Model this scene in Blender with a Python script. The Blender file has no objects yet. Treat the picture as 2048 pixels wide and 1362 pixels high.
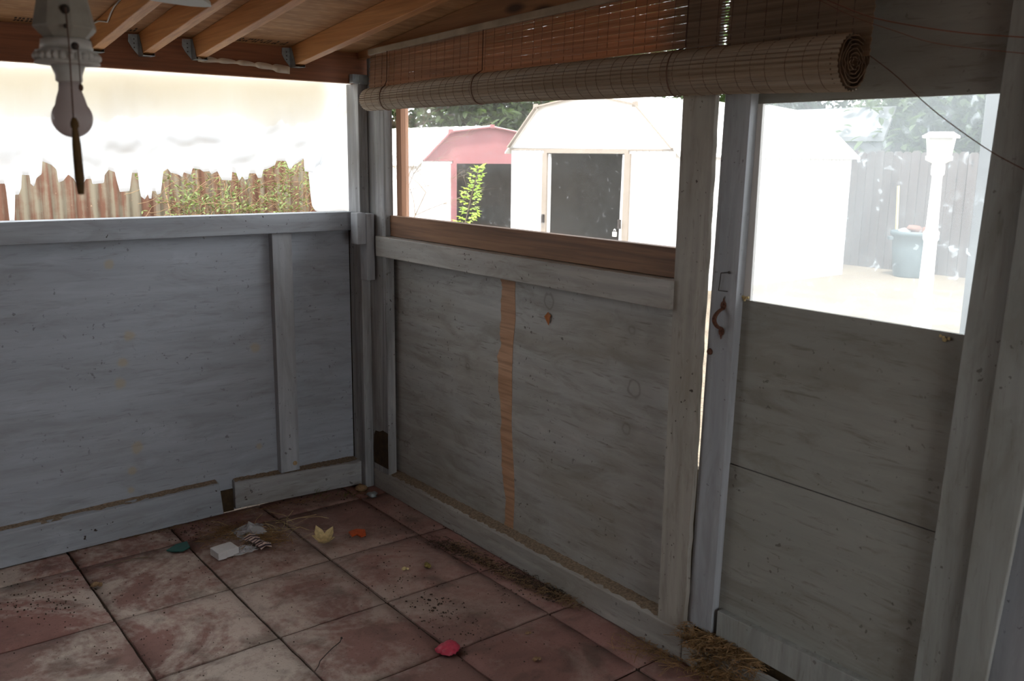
import bpy, bmesh, math, random
from mathutils import Vector, Matrix
PI = math.pi
scn = bpy.context.scene
COL = scn.collection

# ------------------------------------------------------------------ camera
YAW, PITCH, ROLL = 0.667663, 0.200989, 0.012842
CAM = Vector((-2.0464, -3.7017, 1.5649))
FPX = 1811.9                       # focal length in pixels of a 2048 px wide frame
_F = Vector((math.sin(YAW)*math.cos(PITCH), math.cos(YAW)*math.cos(PITCH), -math.sin(PITCH)))
_R = Vector((math.cos(YAW), -math.sin(YAW), 0)); _U = _R.cross(_F)
_c, _s = math.cos(ROLL), math.sin(ROLL)
RR, UU, FF = _c*_R + _s*_U, -_s*_R + _c*_U, _F
cd = bpy.data.cameras.new('camera'); cam = bpy.data.objects.new('camera', cd); COL.objects.link(cam)
cam.matrix_world = Matrix(((RR.x, UU.x, -FF.x, CAM.x), (RR.y, UU.y, -FF.y, CAM.y), (RR.z, UU.z, -FF.z, CAM.z), (0, 0, 0, 1)))
cd.sensor_width = 23.5; cd.lens = FPX/2048*23.5; cd.clip_start = 0.05; cd.clip_end = 200
cd.dof.use_dof = True; cd.dof.focus_distance = 4.3; cd.dof.aperture_fstop = 4.0
scn.camera = cam

def at(px, py, ax, val):            # where the sight line of a photo point meets the plane coordinate[ax] = val
    d = RR*((px-1024)/FPX) - UU*((py-681)/FPX) + FF
    return CAM + d*((val-CAM[ax])/d[ax])
def fl(px, py, z=0.0): return at(px, py, 2, z)

# ------------------------------------------------------------------ world, sun, exposure
w = bpy.data.worlds.new('sky'); scn.world = w; w.use_nodes = True
bg = w.node_tree.nodes['Background']; bg.inputs[0].default_value = (0.93, 0.965, 1.0, 1); bg.inputs[1].default_value = 3.6
sd = bpy.data.lights.new('sun', 'SUN'); sd.energy = 5.0; sd.angle = math.radians(6); sd.color = (1, 0.95, 0.87)
sun = bpy.data.objects.new('sun', sd); COL.objects.link(sun)
sun.rotation_euler = Vector((0.42, 0.30, -0.85)).to_track_quat('-Z', 'Y').to_euler()
scn.view_settings.view_transform = 'Standard'; scn.view_settings.look = 'None'
scn.view_settings.exposure = 0.35; scn.view_settings.gamma = 1; scn.view_settings.use_curve_mapping = False
scn.display_settings.display_device = 'sRGB'

# ------------------------------------------------------------------ material helpers
def hexlin(r, g, b):
    f = lambda c: ((c/255+0.055)/1.055)**2.4 if c > 10 else c/255/12.92
    return (f(r), f(g), f(b))
class N:
    def __init__(s, name):
        s.m = bpy.data.materials.new(name); s.m.use_nodes = True; s.t = s.m.node_tree; s.n = s.t.nodes; s.l = s.t.links
        s.b = s.n['Principled BSDF']; s.out = s.n['Material Output']; s.b.inputs['Roughness'].default_value = 0.7
        tc = s.n.new('ShaderNodeTexCoord'); oi = s.n.new('ShaderNodeObjectInfo')
        v = s.n.new('ShaderNodeVectorMath'); v.operation = 'ADD'
        s.l.new(tc.outputs['Object'], v.inputs[0]); s.l.new(oi.outputs['Location'], v.inputs[1])
        s.co = v.outputs[0]; s.raw = tc.outputs['Object']; s.rand = oi.outputs['Random']
    def mapped(s, scale, loc=(0, 0, 0), rot=(0, 0, 0)):
        m = s.n.new('ShaderNodeMapping'); m.inputs['Scale'].default_value = scale; m.inputs['Location'].default_value = loc
        m.inputs['Rotation'].default_value = rot
        s.l.new(s.co, m.inputs[0]); return m.outputs[0]
    def noise(s, scale, vec=None, detail=4, dist=0.0, rough=0.55):
        n = s.n.new('ShaderNodeTexNoise'); n.inputs['Scale'].default_value = scale; n.inputs['Detail'].default_value = detail
        n.inputs['Distortion'].default_value = dist; n.inputs['Roughness'].default_value = rough
        s.l.new(vec or s.co, n.inputs['Vector']); return n.outputs['Fac']
    def vor(s, scale, vec=None):
        n = s.n.new('ShaderNodeTexVoronoi'); n.inputs['Scale'].default_value = scale
        s.l.new(vec or s.co, n.inputs['Vector']); return n.outputs['Distance']
    def ramp(s, fac, *st):
        r = s.n.new('ShaderNodeValToRGB'); e = r.color_ramp.elements
        while len(e) < len(st): e.new(0.5)
        for q, (p, c) in zip(e, st):
            q.position = p; q.color = (c, c, c, 1) if isinstance(c, (int, float)) else tuple(c)+(1,)
        s.l.new(fac, r.inputs[0]); return r.outputs[0]
    def mix(s, fac, a, b, mode='MIX'):
        m = s.n.new('ShaderNodeMix'); m.data_type = 'RGBA'; m.blend_type = mode
        for i, v in ((0, fac), (6, a), (7, b)):
            if hasattr(v, 'is_linked') or hasattr(v, 'links'): s.l.new(v, m.inputs[i])
            elif i == 0: m.inputs[0].default_value = v
            else: m.inputs[i].default_value = tuple(v)+(1,)
        return m.outputs[2]
    def math(s, op, a, b=0.0):
        m = s.n.new('ShaderNodeMath'); m.operation = op
        for i, v in enumerate((a, b)):
            if isinstance(v, (int, float)): m.inputs[i].default_value = v
            else: s.l.new(v, m.inputs[i])
        return m.outputs[0]
    def dist(s, p, scale=(1, 1, 1), wob=None):
        m = s.n.new('ShaderNodeMapping'); m.inputs['Scale'].default_value = scale
        m.inputs['Location'].default_value = (-p[0]*scale[0], -p[1]*scale[1], -p[2]*scale[2])
        s.l.new(s.co, m.inputs[0])
        v = s.n.new('ShaderNodeVectorMath'); v.operation = 'LENGTH'; s.l.new(m.outputs[0], v.inputs[0]); return v.outputs['Value']
    def bump(s, h, strength=0.3, d=0.004):
        b = s.n.new('ShaderNodeBump'); b.inputs['Strength'].default_value = strength; b.inputs['Distance'].default_value = d
        s.l.new(h, b.inputs['Height']); s.l.new(b.outputs[0], s.b.inputs['Normal'])
    def col(s, c):
        if isinstance(c, tuple): s.b.inputs['Base Color'].default_value = c+(1,)
        else: s.l.new(c, s.b.inputs['Base Color'])
        return s
    def rough(s, v): s.b.inputs['Roughness'].default_value = v; return s
M = {}
def grain_scale(ax, along=1.5, across=28):
    return tuple(along if i == ax else across for i in range(3))
def paint(name, base, ax, speck=0.5, dirt=0.25, rot=(0, 0, 0), knots=(), grain=0.12, yellow=(0.42, 0.34, 0.19)):
    k = N(name)
    g = k.noise(1.0, k.mapped(grain_scale(ax), rot=rot), 5, 0.6)
    g2 = k.noise(1.0, k.mapped(grain_scale(ax, 0.8, 7), rot=rot, loc=(3, 5, 2)), 4, 1.2)
    big = k.noise(2.2, None, 4, 0.3)
    dk = tuple(c*(1-grain*2.2) for c in base)
    c = k.mix(k.ramp(g, (0.35, 0.0), (0.7, 1.0)), dk, base)
    dirtc = (base[0]*0.60, base[1]*0.52, base[2]*0.42)
    c = k.mix(k.math('MULTIPLY', k.ramp(g2, (0.5, 0.0), (0.72, 1.0)), dirt), c, dirtc)
    c = k.mix(k.math('MULTIPLY', k.ramp(big, (0.5, 0.0), (0.75, 1.0)), dirt), c, dirtc)
    sm1 = k.noise(1.0, k.mapped(grain_scale(ax, 3.2, 12), (7, 1, 4)), 6, 0.9, 0.65); sm2 = k.noise(1.0, k.mapped(grain_scale(ax, 9, 90), (2, 8, 4)), 3, 0.4)
    c = k.mix(k.math('MULTIPLY', k.ramp(sm1, (0.50, 0.0), (0.66, 1.0)), min(1, 0.25+dirt*0.8)), c, (base[0]*0.52, base[1]*0.48, base[2]*0.43))
    c = k.mix(k.math('MULTIPLY', k.ramp(sm2, (0.60, 0.0), (0.72, 1.0)), min(1, 0.2+dirt)), c, (base[0]*0.42, base[1]*0.38, base[2]*0.33))
    c = k.mix(k.math('MULTIPLY', k.ramp(sm1, (0.30, 1.0), (0.42, 0.0)), 0.25), c, tuple(min(1, x*1.35) for x in base))
    sp = k.noise(55, None, 2, 0.2); sp2 = k.noise(5, k.mapped((1, 1, 1), (9, 3, 1)), 2)
    spm = k.math('MULTIPLY', k.ramp(sp, (0.67, 0.0), (0.71, 1.0)), k.ramp(sp2, (0.42, 0.0), (0.6, 1.0)))
    c = k.mix(k.math('MULTIPLY', spm, speck), c, (0.035, 0.022, 0.015))
    for kn in knots:
        p, r, kind = kn
        d = k.dist(p, (1, 1, 1))
        d = k.math('ADD', d, k.math('MULTIPLY', k.math('SUBTRACT', k.noise(30, None, 2), 0.5), r*0.9))
        if kind == 'y': c = k.mix(k.math('MULTIPLY', k.ramp(d, (r*0.7, 1.0), (r*1.25, 0.0)), 0.55), c, yellow)
        else:
            ring = k.ramp(d, (r*0.75, 0.0), (r*0.95, 1.0), (r*1.2, 0.0))
            c = k.mix(k.math('MULTIPLY', ring, 0.5), c, (0.07, 0.06, 0.05))
            c = k.mix(k.math('MULTIPLY', k.ramp(d, (r*1.0, 1.0), (min(1, r*3.4), 0.0)), 0.22), c, (0.11, 0.085, 0.06))
    k.col(c).rough(0.62); k.bump(g, 0.35, 0.002); M[name] = k.m; return k.m
def wood(name, a, b, ax, rough=0.65, scale=18, knots=True, lines=0.6):
    k = N(name)
    g = k.noise(1.0, k.mapped(grain_scale(ax, 0.7, scale)), 5, 1.4)
    f = k.noise(1.0, k.mapped(grain_scale(ax, 3, scale*7), (1, 2, 3)), 3, 0.3)
    c = k.mix(k.ramp(g, (0.3, 0.0), (0.68, 1.0)), a, b)
    c = k.mix(k.math('MULTIPLY', k.ramp(f, (0.45, 0.0), (0.62, 1.0)), lines*0.5), c, tuple(x*0.55 for x in a))
    if knots:
        v = k.vor(1.0, k.mapped(tuple(1.8 if i == ax else 6 for i in range(3)), (0.3, 0.1, 0.7)))
        c = k.mix(k.ramp(v, (0.06, 1.0), (0.13, 0.0)), c, tuple(x*0.25 for x in a))
    k.col(c).rough(rough); k.bump(g, 0.25, 0.002); M[name] = k.m; return k.m
def plain(name, c, rough=0.6, metal=0.0, var=0.12, scale=14, bump=0.15):
    k = N(name)
    n = k.noise(scale, None, 4)
    k.col(k.mix(k.ramp(n, (0.3, 0.0), (0.7, 1.0)), tuple(x*(1-var) for x in c), tuple(min(1, x*(1+var)) for x in c))).rough(rough)
    k.b.inputs['Metallic'].default_value = metal
    if bump: k.bump(n, bump, 0.002)
    M[name] = k.m; return k.m

# ------------------------------------------------------------------ mesh helpers
class MB:
    def __init__(s): s.v = []; s.f = []; s.sm = []
    def add(s, vs, fs, smooth=False):
        o = len(s.v); s.v += [tuple(v) for v in vs]; s.f += [tuple(i+o for i in f) for f in fs]; s.sm += [smooth]*len(fs); return s
    def box(s, a, b):
        (x0, y0, z0), (x1, y1, z1) = a, b
        x0, x1 = sorted((x0, x1)); y0, y1 = sorted((y0, y1)); z0, z1 = sorted((z0, z1))
        return s.add([(x0, y0, z0), (x1, y0, z0), (x1, y1, z0), (x0, y1, z0), (x0, y0, z1), (x1, y0, z1), (x1, y1, z1), (x0, y1, z1)],
                     [(0, 3, 2, 1), (4, 5, 6, 7), (0, 1, 5, 4), (1, 2, 6, 5), (2, 3, 7, 6), (3, 0, 4, 7)])
    def hexa(s, p):    # 8 corners, bottom four then top four
        return s.add(p, [(0, 3, 2, 1), (4, 5, 6, 7), (0, 1, 5, 4), (1, 2, 6, 5), (2, 3, 7, 6), (3, 0, 4, 7)])
    def beam(s, p, q, w, h, up=(0, 0, 1)):
        p, q = Vector(p), Vector(q); d = (q-p).normalized(); r = d.cross(Vector(up))
        if r.length < 1e-4: r = d.cross(Vector((1, 0, 0)))
        r.normalize(); u = r.cross(d); r *= w/2; u *= h/2
        return s.hexa([p-r-u, p+r-u, q+r-u, q-r-u, p-r+u, p+r+u, q+r+u, q-r+u])
    def prism(s, pts, vec):   # planar polygon extruded along vec
        n = len(pts); vec = Vector(vec); A = [Vector(p) for p in pts]
        return s.add(A+[p+vec for p in A], [tuple(range(n-1, -1, -1)), tuple(range(n, 2*n))]+[(i, (i+1) % n, n+(i+1) % n, n+i) for i in range(n)])
    def tube(s, pts, r, n=8, cap=True):
        pts = [Vector(p) for p in pts]; rs = r if isinstance(r, (list, tuple)) else [r]*len(pts)
        vs = []; prev = None
        for i, p in enumerate(pts):
            d = (pts[min(i+1, len(pts)-1)]-pts[max(i-1, 0)]).normalized()
            if prev is None: prev = d.orthogonal().normalized()
            a = (prev-d*prev.dot(d)).normalized(); b = d.cross(a); prev = a
            vs += [p+(a*math.cos(2*PI*k/n)+b*math.sin(2*PI*k/n))*rs[i] for k in range(n)]
        m = len(pts); fs = [(i*n+k, i*n+(k+1) % n, (i+1)*n+(k+1) % n, (i+1)*n+k) for i in range(m-1) for k in range(n)]
        s.add(vs, fs, True)
        if cap:
            o = len(s.v)-m*n
            s.f += [tuple(o+k for k in range(n-1, -1, -1)), tuple(o+(m-1)*n+k for k in range(n))]; s.sm += [False, False]
        return s
    def lathe(s, c, prof, n=24, axis=(0, 0, 1), fn=None, cap=True, smooth=True):   # prof: (height along axis, radius)
        a = Vector(axis).normalized(); u = a.orthogonal().normalized(); v = a.cross(u); c = Vector(c); vs = []
        for h, r in prof:
            for k in range(n):
                t = 2*PI*k/n; rr = r*(fn(t, h) if fn else 1)
                vs.append(c+a*h+(u*math.cos(t)+v*math.sin(t))*rr)
        m = len(prof); fs = [(i*n+k, i*n+(k+1) % n, (i+1)*n+(k+1) % n, (i+1)*n+k) for i in range(m-1) for k in range(n)]
        o = len(s.v); s.add(vs, fs, smooth)
        if cap: s.f += [tuple(o+k for k in range(n-1, -1, -1)), tuple(o+(m-1)*n+k for k in range(n))]; s.sm += [False, False]
        return s
    def ball(s, c, r, n=10, sq=(1, 1, 1), jit=0, rnd=None):
        c = Vector(c); vs = []; m = n//2+1
        for i in range(m+1):
            ph = PI*i/m
            for k in range(n):
                t = 2*PI*k/n; q = Vector((math.sin(ph)*math.cos(t)*sq[0], math.sin(ph)*math.sin(t)*sq[1], math.cos(ph)*sq[2]))*r
                if jit and 0 < i < m: q *= 1+rnd.uniform(-jit, jit)
                vs.append(c+q)
        return s.add(vs, [(i*n+k, (i+1)*n+k, (i+1)*n+(k+1) % n, i*n+(k+1) % n) for i in range(m) for k in range(n)], True)
    def leaf(s, p, d, up, L, W, bend=0.15):      # a pointed leaf of four quads, folded along its midrib
        p, d, up = Vector(p), Vector(d).normalized(), Vector(up)
        r = d.cross(up); r = r.normalized() if r.length > 1e-4 else d.orthogonal().normalized(); n = r.cross(d)
        a, b = p+d*L*0.33, p+d*L*0.68-n*L*bend*0.4; t = p+d*L-n*L*bend
        return s.add([p, a+r*W/2+n*W*0.12, b+r*W*0.4+n*W*0.1, t, b-r*W*0.4+n*W*0.1, a-r*W/2+n*W*0.12, a, b],
                     [(0, 6, 1), (6, 7, 2, 1), (7, 3, 2), (0, 5, 6), (5, 4, 7, 6), (4, 3, 7)])
    def build(s, name, mat, parent=None, origin=None, bevel=0.0, solid=0.0, recalc=True):
        me = bpy.data.meshes.new(name); o3 = Vector(origin) if origin is not None else Vector((0, 0, 0))
        me.from_pydata([tuple(Vector(v)-o3) for v in s.v], [], s.f); me.validate()
        if len(me.polygons) == len(s.sm): me.polygons.foreach_set('use_smooth', s.sm)
        if recalc or bevel:
            bm = bmesh.new(); bm.from_mesh(me)
            if recalc: bmesh.ops.recalc_face_normals(bm, faces=bm.faces)
            if bevel: bmesh.ops.bevel(bm, geom=[e for e in bm.edges if e.calc_face_angle(0) > 0.6], offset=bevel, segments=2, affect='EDGES', profile=0.5)
            bm.to_mesh(me); bm.free()
        me.update()
        o = bpy.data.objects.new(name, me); COL.objects.link(o)
        ms = mat if isinstance(mat, (list, tuple)) else [mat]
        for mm in ms: me.materials.append(M[mm])
        if parent is not None: o.parent = parent; o.location = o3-WORLD[parent.name]
        else: o.location = o3
        WORLD[o.name] = o3.copy()
        if solid:
            md = o.modifiers.new('thickness', 'SOLIDIFY'); md.thickness = solid; md.offset = 0
        return o
WORLD = {}
def thing(name, label, cat, loc=(0, 0, 0), group=None, kind=None):
    o = bpy.data.objects.new(name, None); COL.objects.link(o); o.location = loc; WORLD[o.name] = Vector(loc)
    o.empty_display_size = 0.05
    return tag(o, label, cat, group, kind)
def tag(o, label, cat, group=None, kind=None):
    o['label'] = label; o['category'] = cat
    if group: o['group'] = group
    if kind: o['kind'] = kind
    return o
def struct(o, label=None, cat=None):
    o['kind'] = 'structure'
    if label: o['label'] = label; o['category'] = cat
    return o
def base_of(mb):
    xs = [v[0] for v in mb.v]; ys = [v[1] for v in mb.v]; zs = [v[2] for v in mb.v]
    return Vector(((min(xs)+max(xs))/2, (min(ys)+max(ys))/2, min(zs)))

# ------------------------------------------------------------------ materials
PB = (0.385, 0.42, 0.47)           # the pale blue-grey house paint
PW = (0.40, 0.40, 0.385)           # the same paint, yellowed on the window wall
def kp(px, py, ax, v): return tuple(at(px, py, ax, v))
LK = [(kp(240, 767, 1, .06), .022, 'y'), (kp(245, 725, 1, .06), .020, 'y'), (kp(258, 672, 1, .06), .021, 'y'), (kp(510, 695, 1, .06), .022, 'y'),
      (kp(275, 895, 1, .06), .024, 'y'), (kp(265, 942, 1, .06), .018, 'y'), (kp(262, 980, 1, .06), .014, 'y'), (kp(518, 893, 1, .06), .014, 'y'), (kp(218, 528, 1, .06), .018, 'y')]
RK = [(kp(1268, 778, 0, .06), .028, 'k'), (kp(1263, 660, 0, .06), .014, 'k'), (kp(1098, 602, 0, .06), .026, 'k'), (kp(1253, 858, 0, .06), .018, 'k'),
      (kp(935, 733, 0, .06), .012, 'k'), (kp(812, 888, 0, .06), .016, 'k')]
paint('painted_plywood_left', PB, 0, 0.5, 0.14, knots=LK, grain=0.07)
paint('painted_plywood_right', (0.40, 0.395, 0.375), 1, 0.7, 0.5, rot=(0, 0, 0), knots=RK, grain=0.09)
paint('painted_board_x', (0.395, 0.43, 0.475), 0, 1.0, 0.2)
paint('painted_board_y', (0.42, 0.405, 0.375), 1, 1.0, 0.35)
paint('painted_board_z', (0.42, 0.445, 0.475), 2, 0.7, 0.16)
paint('weathered_post', (0.43, 0.44, 0.45), 2, 0.9, 0.3, grain=0.26)
paint('grimy_post', (0.40, 0.375, 0.33), 2, 1.0, 0.45)
paint('grimy_board', (0.40, 0.405, 0.41), 0, 1.0, 0.5)
paint('door_paint', (0.31, 0.31, 0.28), 1, 0.6, 0.35, grain=0.06)
paint('door_board', (0.35, 0.365, 0.345), 2, 0.6, 0.25)
wood('joist_wood', (0.45, 0.19, 0.055), (0.66, 0.33, 0.12), 1, 0.6, 14)
wood('beam_wood', (0.17, 0.055, 0.02), (0.30, 0.105, 0.04), 0, 0.6, 14)
wood('rafter_wood', (0.26, 0.11, 0.045), (0.38, 0.18, 0.07), 1, 0.6, 12)
wood('raw_sill_wood', (0.10, 0.042, 0.018), (0.30, 0.15, 0.07), 1, 0.6, 16, False)
wood('raw_stud_wood', (0.42, 0.20, 0.11), (0.58, 0.33, 0.20), 2, 0.6, 22, False)
wood('bare_plywood', (0.36, 0.19, 0.10), (0.55, 0.33, 0.20), 1, 0.6, 10, False, 1.0)
wood('grey_fence_wood', (0.050, 0.038, 0.035), (0.125, 0.105, 0.10), 2, 0.9, 20, True)
plain('galvanised', (0.33, 0.37, 0.38), 0.45, 0.6, 0.25, 40)
plain('rust', (0.12, 0.05, 0.03), 0.8, 0.3, 0.4, 160)
plain('dark_wire', (0.05, 0.04, 0.035), 0.6, 0.5)
plain('shed_white', (0.80, 0.80, 0.80), 0.5, 0, 0.03, 3, 0)
plain('shed_trim', (0.26, 0.22, 0.18), 0.5, 0, 0.06, 3, 0)
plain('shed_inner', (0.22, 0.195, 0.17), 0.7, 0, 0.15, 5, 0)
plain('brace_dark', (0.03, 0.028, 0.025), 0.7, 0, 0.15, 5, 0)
plain('shed_red', (0.30, 0.125, 0.13), 0.6, 0, 0.10, 4, 0)
plain('shed_roof', (0.74, 0.73, 0.70), 0.5, 0, 0.05, 3, 0)
plain('white_paint', (0.85, 0.85, 0.83), 0.4, 0, 0.03)
plain('dull_white', (0.50, 0.49, 0.46), 0.45, 0, 0.12, 20)
plain('bin_plastic', (0.075, 0.105, 0.115), 0.5, 0, 0.1, 6)
plain('brown_scrap', (0.16, 0.08, 0.06), 0.8)
plain('bark', (0.20, 0.15, 0.10), 0.9, 0, 0.3, 30)
plain('straw', (0.30, 0.18, 0.08), 0.8, 0, 0.6, 45)
plain('pale_straw', (0.62, 0.50, 0.25), 0.8, 0, 0.2, 60)
plain('vine_stem', (0.26, 0.17, 0.09), 0.8, 0, 0.3, 30)
plain('soil', (0.05, 0.032, 0.02), 0.95, 0, 0.5, 90)
plain('ledge_dirt', (0.21, 0.155, 0.105), 0.95, 0, 0.45, 120)
plain('crumb', (0.27, 0.17, 0.09), 0.9, 0, 0.4, 200)
plain('string_rust', (0.22, 0.075, 0.04), 0.8)
plain('cord_brown', (0.11, 0.05, 0.03), 0.8)
plain('tassel_brown', (0.10, 0.055, 0.015), 0.8, 0, 0.3, 80)
plain('dark_wood_gap_shade', (0.05, 0.03, 0.012), 0.9, 0, 0.4, 30)
plain('house_wall', (0.45, 0.42, 0.38), 0.8)
plain('neighbour_roof', (0.17, 0.18, 0.19), 0.7, 0, 0.15, 3)
def osb():
    k = N('roof_sheathing')
    v = k.vor(1.0, k.mapped((22, 45, 22))); n = k.noise(1.0, k.mapped((3, 22, 3)), 4, 0.5)
    c = k.mix(k.ramp(n, (0.3, 0), (0.7, 1)), (0.27, 0.125, 0.045), (0.45, 0.235, 0.095))
    c = k.mix(k.math('MULTIPLY', k.ramp(v, (0.2, 1), (0.5, 0)), 0.3), c, (0.55, 0.34, 0.17))
    k.col(c).rough(0.75); k.bump(v, 0.2, 0.002); M['roof_sheathing'] = k.m
osb()
def bamboo():
    k = N('bamboo')
    n = k.noise(1.0, k.mapped((60, 2.0, 120)), 4, 0.5); n2 = k.noise(4, None, 3)
    c = k.mix(k.ramp(n, (0.3, 0), (0.7, 1)), (0.25, 0.175, 0.11), (0.46, 0.36, 0.255))
    c = k.mix(k.math('MULTIPLY', k.ramp(n2, (0.4, 0), (0.7, 1)), 0.4), c, (0.33, 0.26, 0.20))
    k.col(c).rough(0.55)
    tr = k.n.new('ShaderNodeBsdfTranslucent'); k.l.new(k.mix(1.0, c, (1.0, 0.63, 0.38), 'MULTIPLY'), tr.inputs[0])
    mx = k.n.new('ShaderNodeMixShader'); mx.inputs[0].default_value = 0.55
    k.l.new(k.b.outputs[0], mx.inputs[1]); k.l.new(tr.outputs[0], mx.inputs[2]); k.l.new(mx.outputs[0], k.out.inputs[0]); M['bamboo'] = k.m
bamboo()
wood('bamboo_roll', (0.24, 0.18, 0.12), (0.41, 0.33, 0.24), 1, 0.6, 60, False, 0.4)
plain('bamboo_dark', (0.10, 0.055, 0.028), 0.8, 0, 0.4, 60)  # roll end only: the hollow's shade is put into this dark tone
plain('bamboo_header', (0.34, 0.27, 0.19), 0.7, 0, 0.2, 12)
def sheet_mat():
    k = N('torn_sheet')
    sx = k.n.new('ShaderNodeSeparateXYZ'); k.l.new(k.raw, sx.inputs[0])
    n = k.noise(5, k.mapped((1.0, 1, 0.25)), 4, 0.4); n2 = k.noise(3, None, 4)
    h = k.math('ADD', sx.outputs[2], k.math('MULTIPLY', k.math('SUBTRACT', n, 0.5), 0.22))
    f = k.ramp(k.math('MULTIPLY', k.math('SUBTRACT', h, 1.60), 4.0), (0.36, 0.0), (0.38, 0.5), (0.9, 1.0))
    c = k.mix(f, (0.96, 0.97, 0.98), (0.87, 0.845, 0.785))  # cream top: water stain, with the eave's shade put into the colour
    c = k.mix(k.math('MULTIPLY', k.ramp(n2, (0.5, 0), (0.7, 1)), 0.10), c, (0.5, 0.42, 0.32))
    d = k.n.new('ShaderNodeBsdfDiffuse'); tr = k.n.new('ShaderNodeBsdfTranslucent')
    k.l.new(c, d.inputs[0]); k.l.new(c, tr.inputs[0])
    mx = k.n.new('ShaderNodeMixShader'); mx.inputs[0].default_value = 0.90
    k.l.new(d.outputs[0], mx.inputs[1]); k.l.new(tr.outputs[0], mx.inputs[2]); k.l.new(mx.outputs[0], k.out.inputs[0]); M['torn_sheet'] = k.m
sheet_mat()
def leaf_mat(name, c, tcol, t=0.4):
    k = N(name); n = k.noise(3.0, None, 3)
    cc = k.mix(k.ramp(n, (0.3, 0), (0.7, 1)), tuple(x*0.7 for x in c), tuple(x*1.25 for x in c))
    k.col(cc).rough(0.5); tr = k.n.new('ShaderNodeBsdfTranslucent'); tr.inputs[0].default_value = tcol+(1,)
    mx = k.n.new('ShaderNodeMixShader'); mx.inputs[0].default_value = t
    k.l.new(k.b.outputs[0], mx.inputs[1]); k.l.new(tr.outputs[0], mx.inputs[2]); k.l.new(mx.outputs[0], k.out.inputs[0]); M[name] = k.m
leaf_mat('tree_leaves', (0.065, 0.10, 0.038), (0.12, 0.19, 0.045))
leaf_mat('pale_leaves', (0.11, 0.12, 0.07), (0.11, 0.13, 0.05))
leaf_mat('sapling_leaves', (0.42, 0.56, 0.13), (0.55, 0.72, 0.10), 0.5)
leaf_mat('vine_leaves', (0.20, 0.25, 0.09), (0.22, 0.28, 0.06))
leaf_mat('grass_blades', (0.16, 0.20, 0.06), (0.18, 0.22, 0.05))
def corr():
    k = N('rusty_corrugated')
    n = k.noise(1.0, k.mapped((26, 1, 0.8)), 4, 0.4); n2 = k.noise(9, None, 5); n3 = k.noise(45, None, 3)
    f = k.math('ADD', k.math('MULTIPLY', n, 0.7), k.math('MULTIPLY', n2, 0.35))
    c = k.mix(k.ramp(f, (0.46, 0), (0.60, 1)), (0.090, 0.038, 0.020), (0.135, 0.115, 0.08))
    c = k.mix(k.ramp(n3, (0.68, 0), (0.75, 1)), c, (0.25, 0.17, 0.11))
    k.col(c).rough(0.85); M['rusty_corrugated'] = k.m
corr()
def ground():
    k = N('dry_grass_ground')
    n = k.noise(1.6, None, 6, 0.5); n2 = k.noise(40, None, 4)
    c = k.mix(k.ramp(n, (0.35, 0), (0.65, 1)), (0.15, 0.12, 0.085), (0.23, 0.19, 0.135))
    c = k.mix(k.math('MULTIPLY', k.ramp(n2, (0.5, 0), (0.62, 1)), 0.75), c, (0.075, 0.058, 0.042))
    k.col(c).rough(0.95); k.bump(n2, 0.6, 0.03); M['dry_grass_ground'] = k.m
ground()
def tiles_mat():
    k = N('concrete_pavers')
    at_ = k.n.new('ShaderNodeAttribute'); at_.attribute_name = 'tone'
    a = k.noise(3.2, k.mapped((1, 1, 1)), 6, 0.9, 0.62); b = k.noise(2.1, k.mapped((1.0, 1.0, 1), (4, 7, 0)), 6, 1.2, 0.65); d = k.noise(38, None, 5, 0.2)
    fine = k.noise(150, None, 3)
    red = k.mix(k.ramp(a, (0.35, 0), (0.65, 1)), (0.21, 0.105, 0.088), (0.32, 0.16, 0.135))
    c = k.mix(k.math('MULTIPLY', at_.outputs['Fac'], 0.55), red, (0.24, 0.195, 0.16))
    pale = k.ramp(k.math('ADD', k.math('MULTIPLY', b, 0.8), k.math('MULTIPLY', d, 0.22)), (0.47, 0), (0.60, 1))
    sx = k.n.new('ShaderNodeSeparateXYZ'); k.l.new(k.co, sx.inputs[0])
    away = k.ramp(k.math('MULTIPLY', k.math('MULTIPLY', sx.outputs[0], -1.0), 0.5), (0.10, 0.25), (0.55, 1.0))   # the pale scale lies mostly away from the window wall
    c = k.mix(k.math('MULTIPLY', k.math('MULTIPLY', pale, away), 0.72), c, (0.62, 0.54, 0.46))
    drk = k.noise(7, k.mapped((1, 1, 1), (2, 2, 0)), 5, 0.6)
    c = k.mix(k.math('MULTIPLY', k.ramp(drk, (0.52, 0), (0.70, 1)), 0.55), c, (0.085, 0.06, 0.045))
    c = k.mix(k.math('MULTIPLY', k.ramp(fine, (0.60, 0), (0.68, 1)), 0.45), c, (0.06, 0.04, 0.03))
    k.col(c).rough(0.85)
    k.bump(k.math('ADD', k.math('MULTIPLY', b, 0.8), k.math('MULTIPLY', d, 0.3)), 0.5, 0.006); M['concrete_pavers'] = k.m
tiles_mat()
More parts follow.
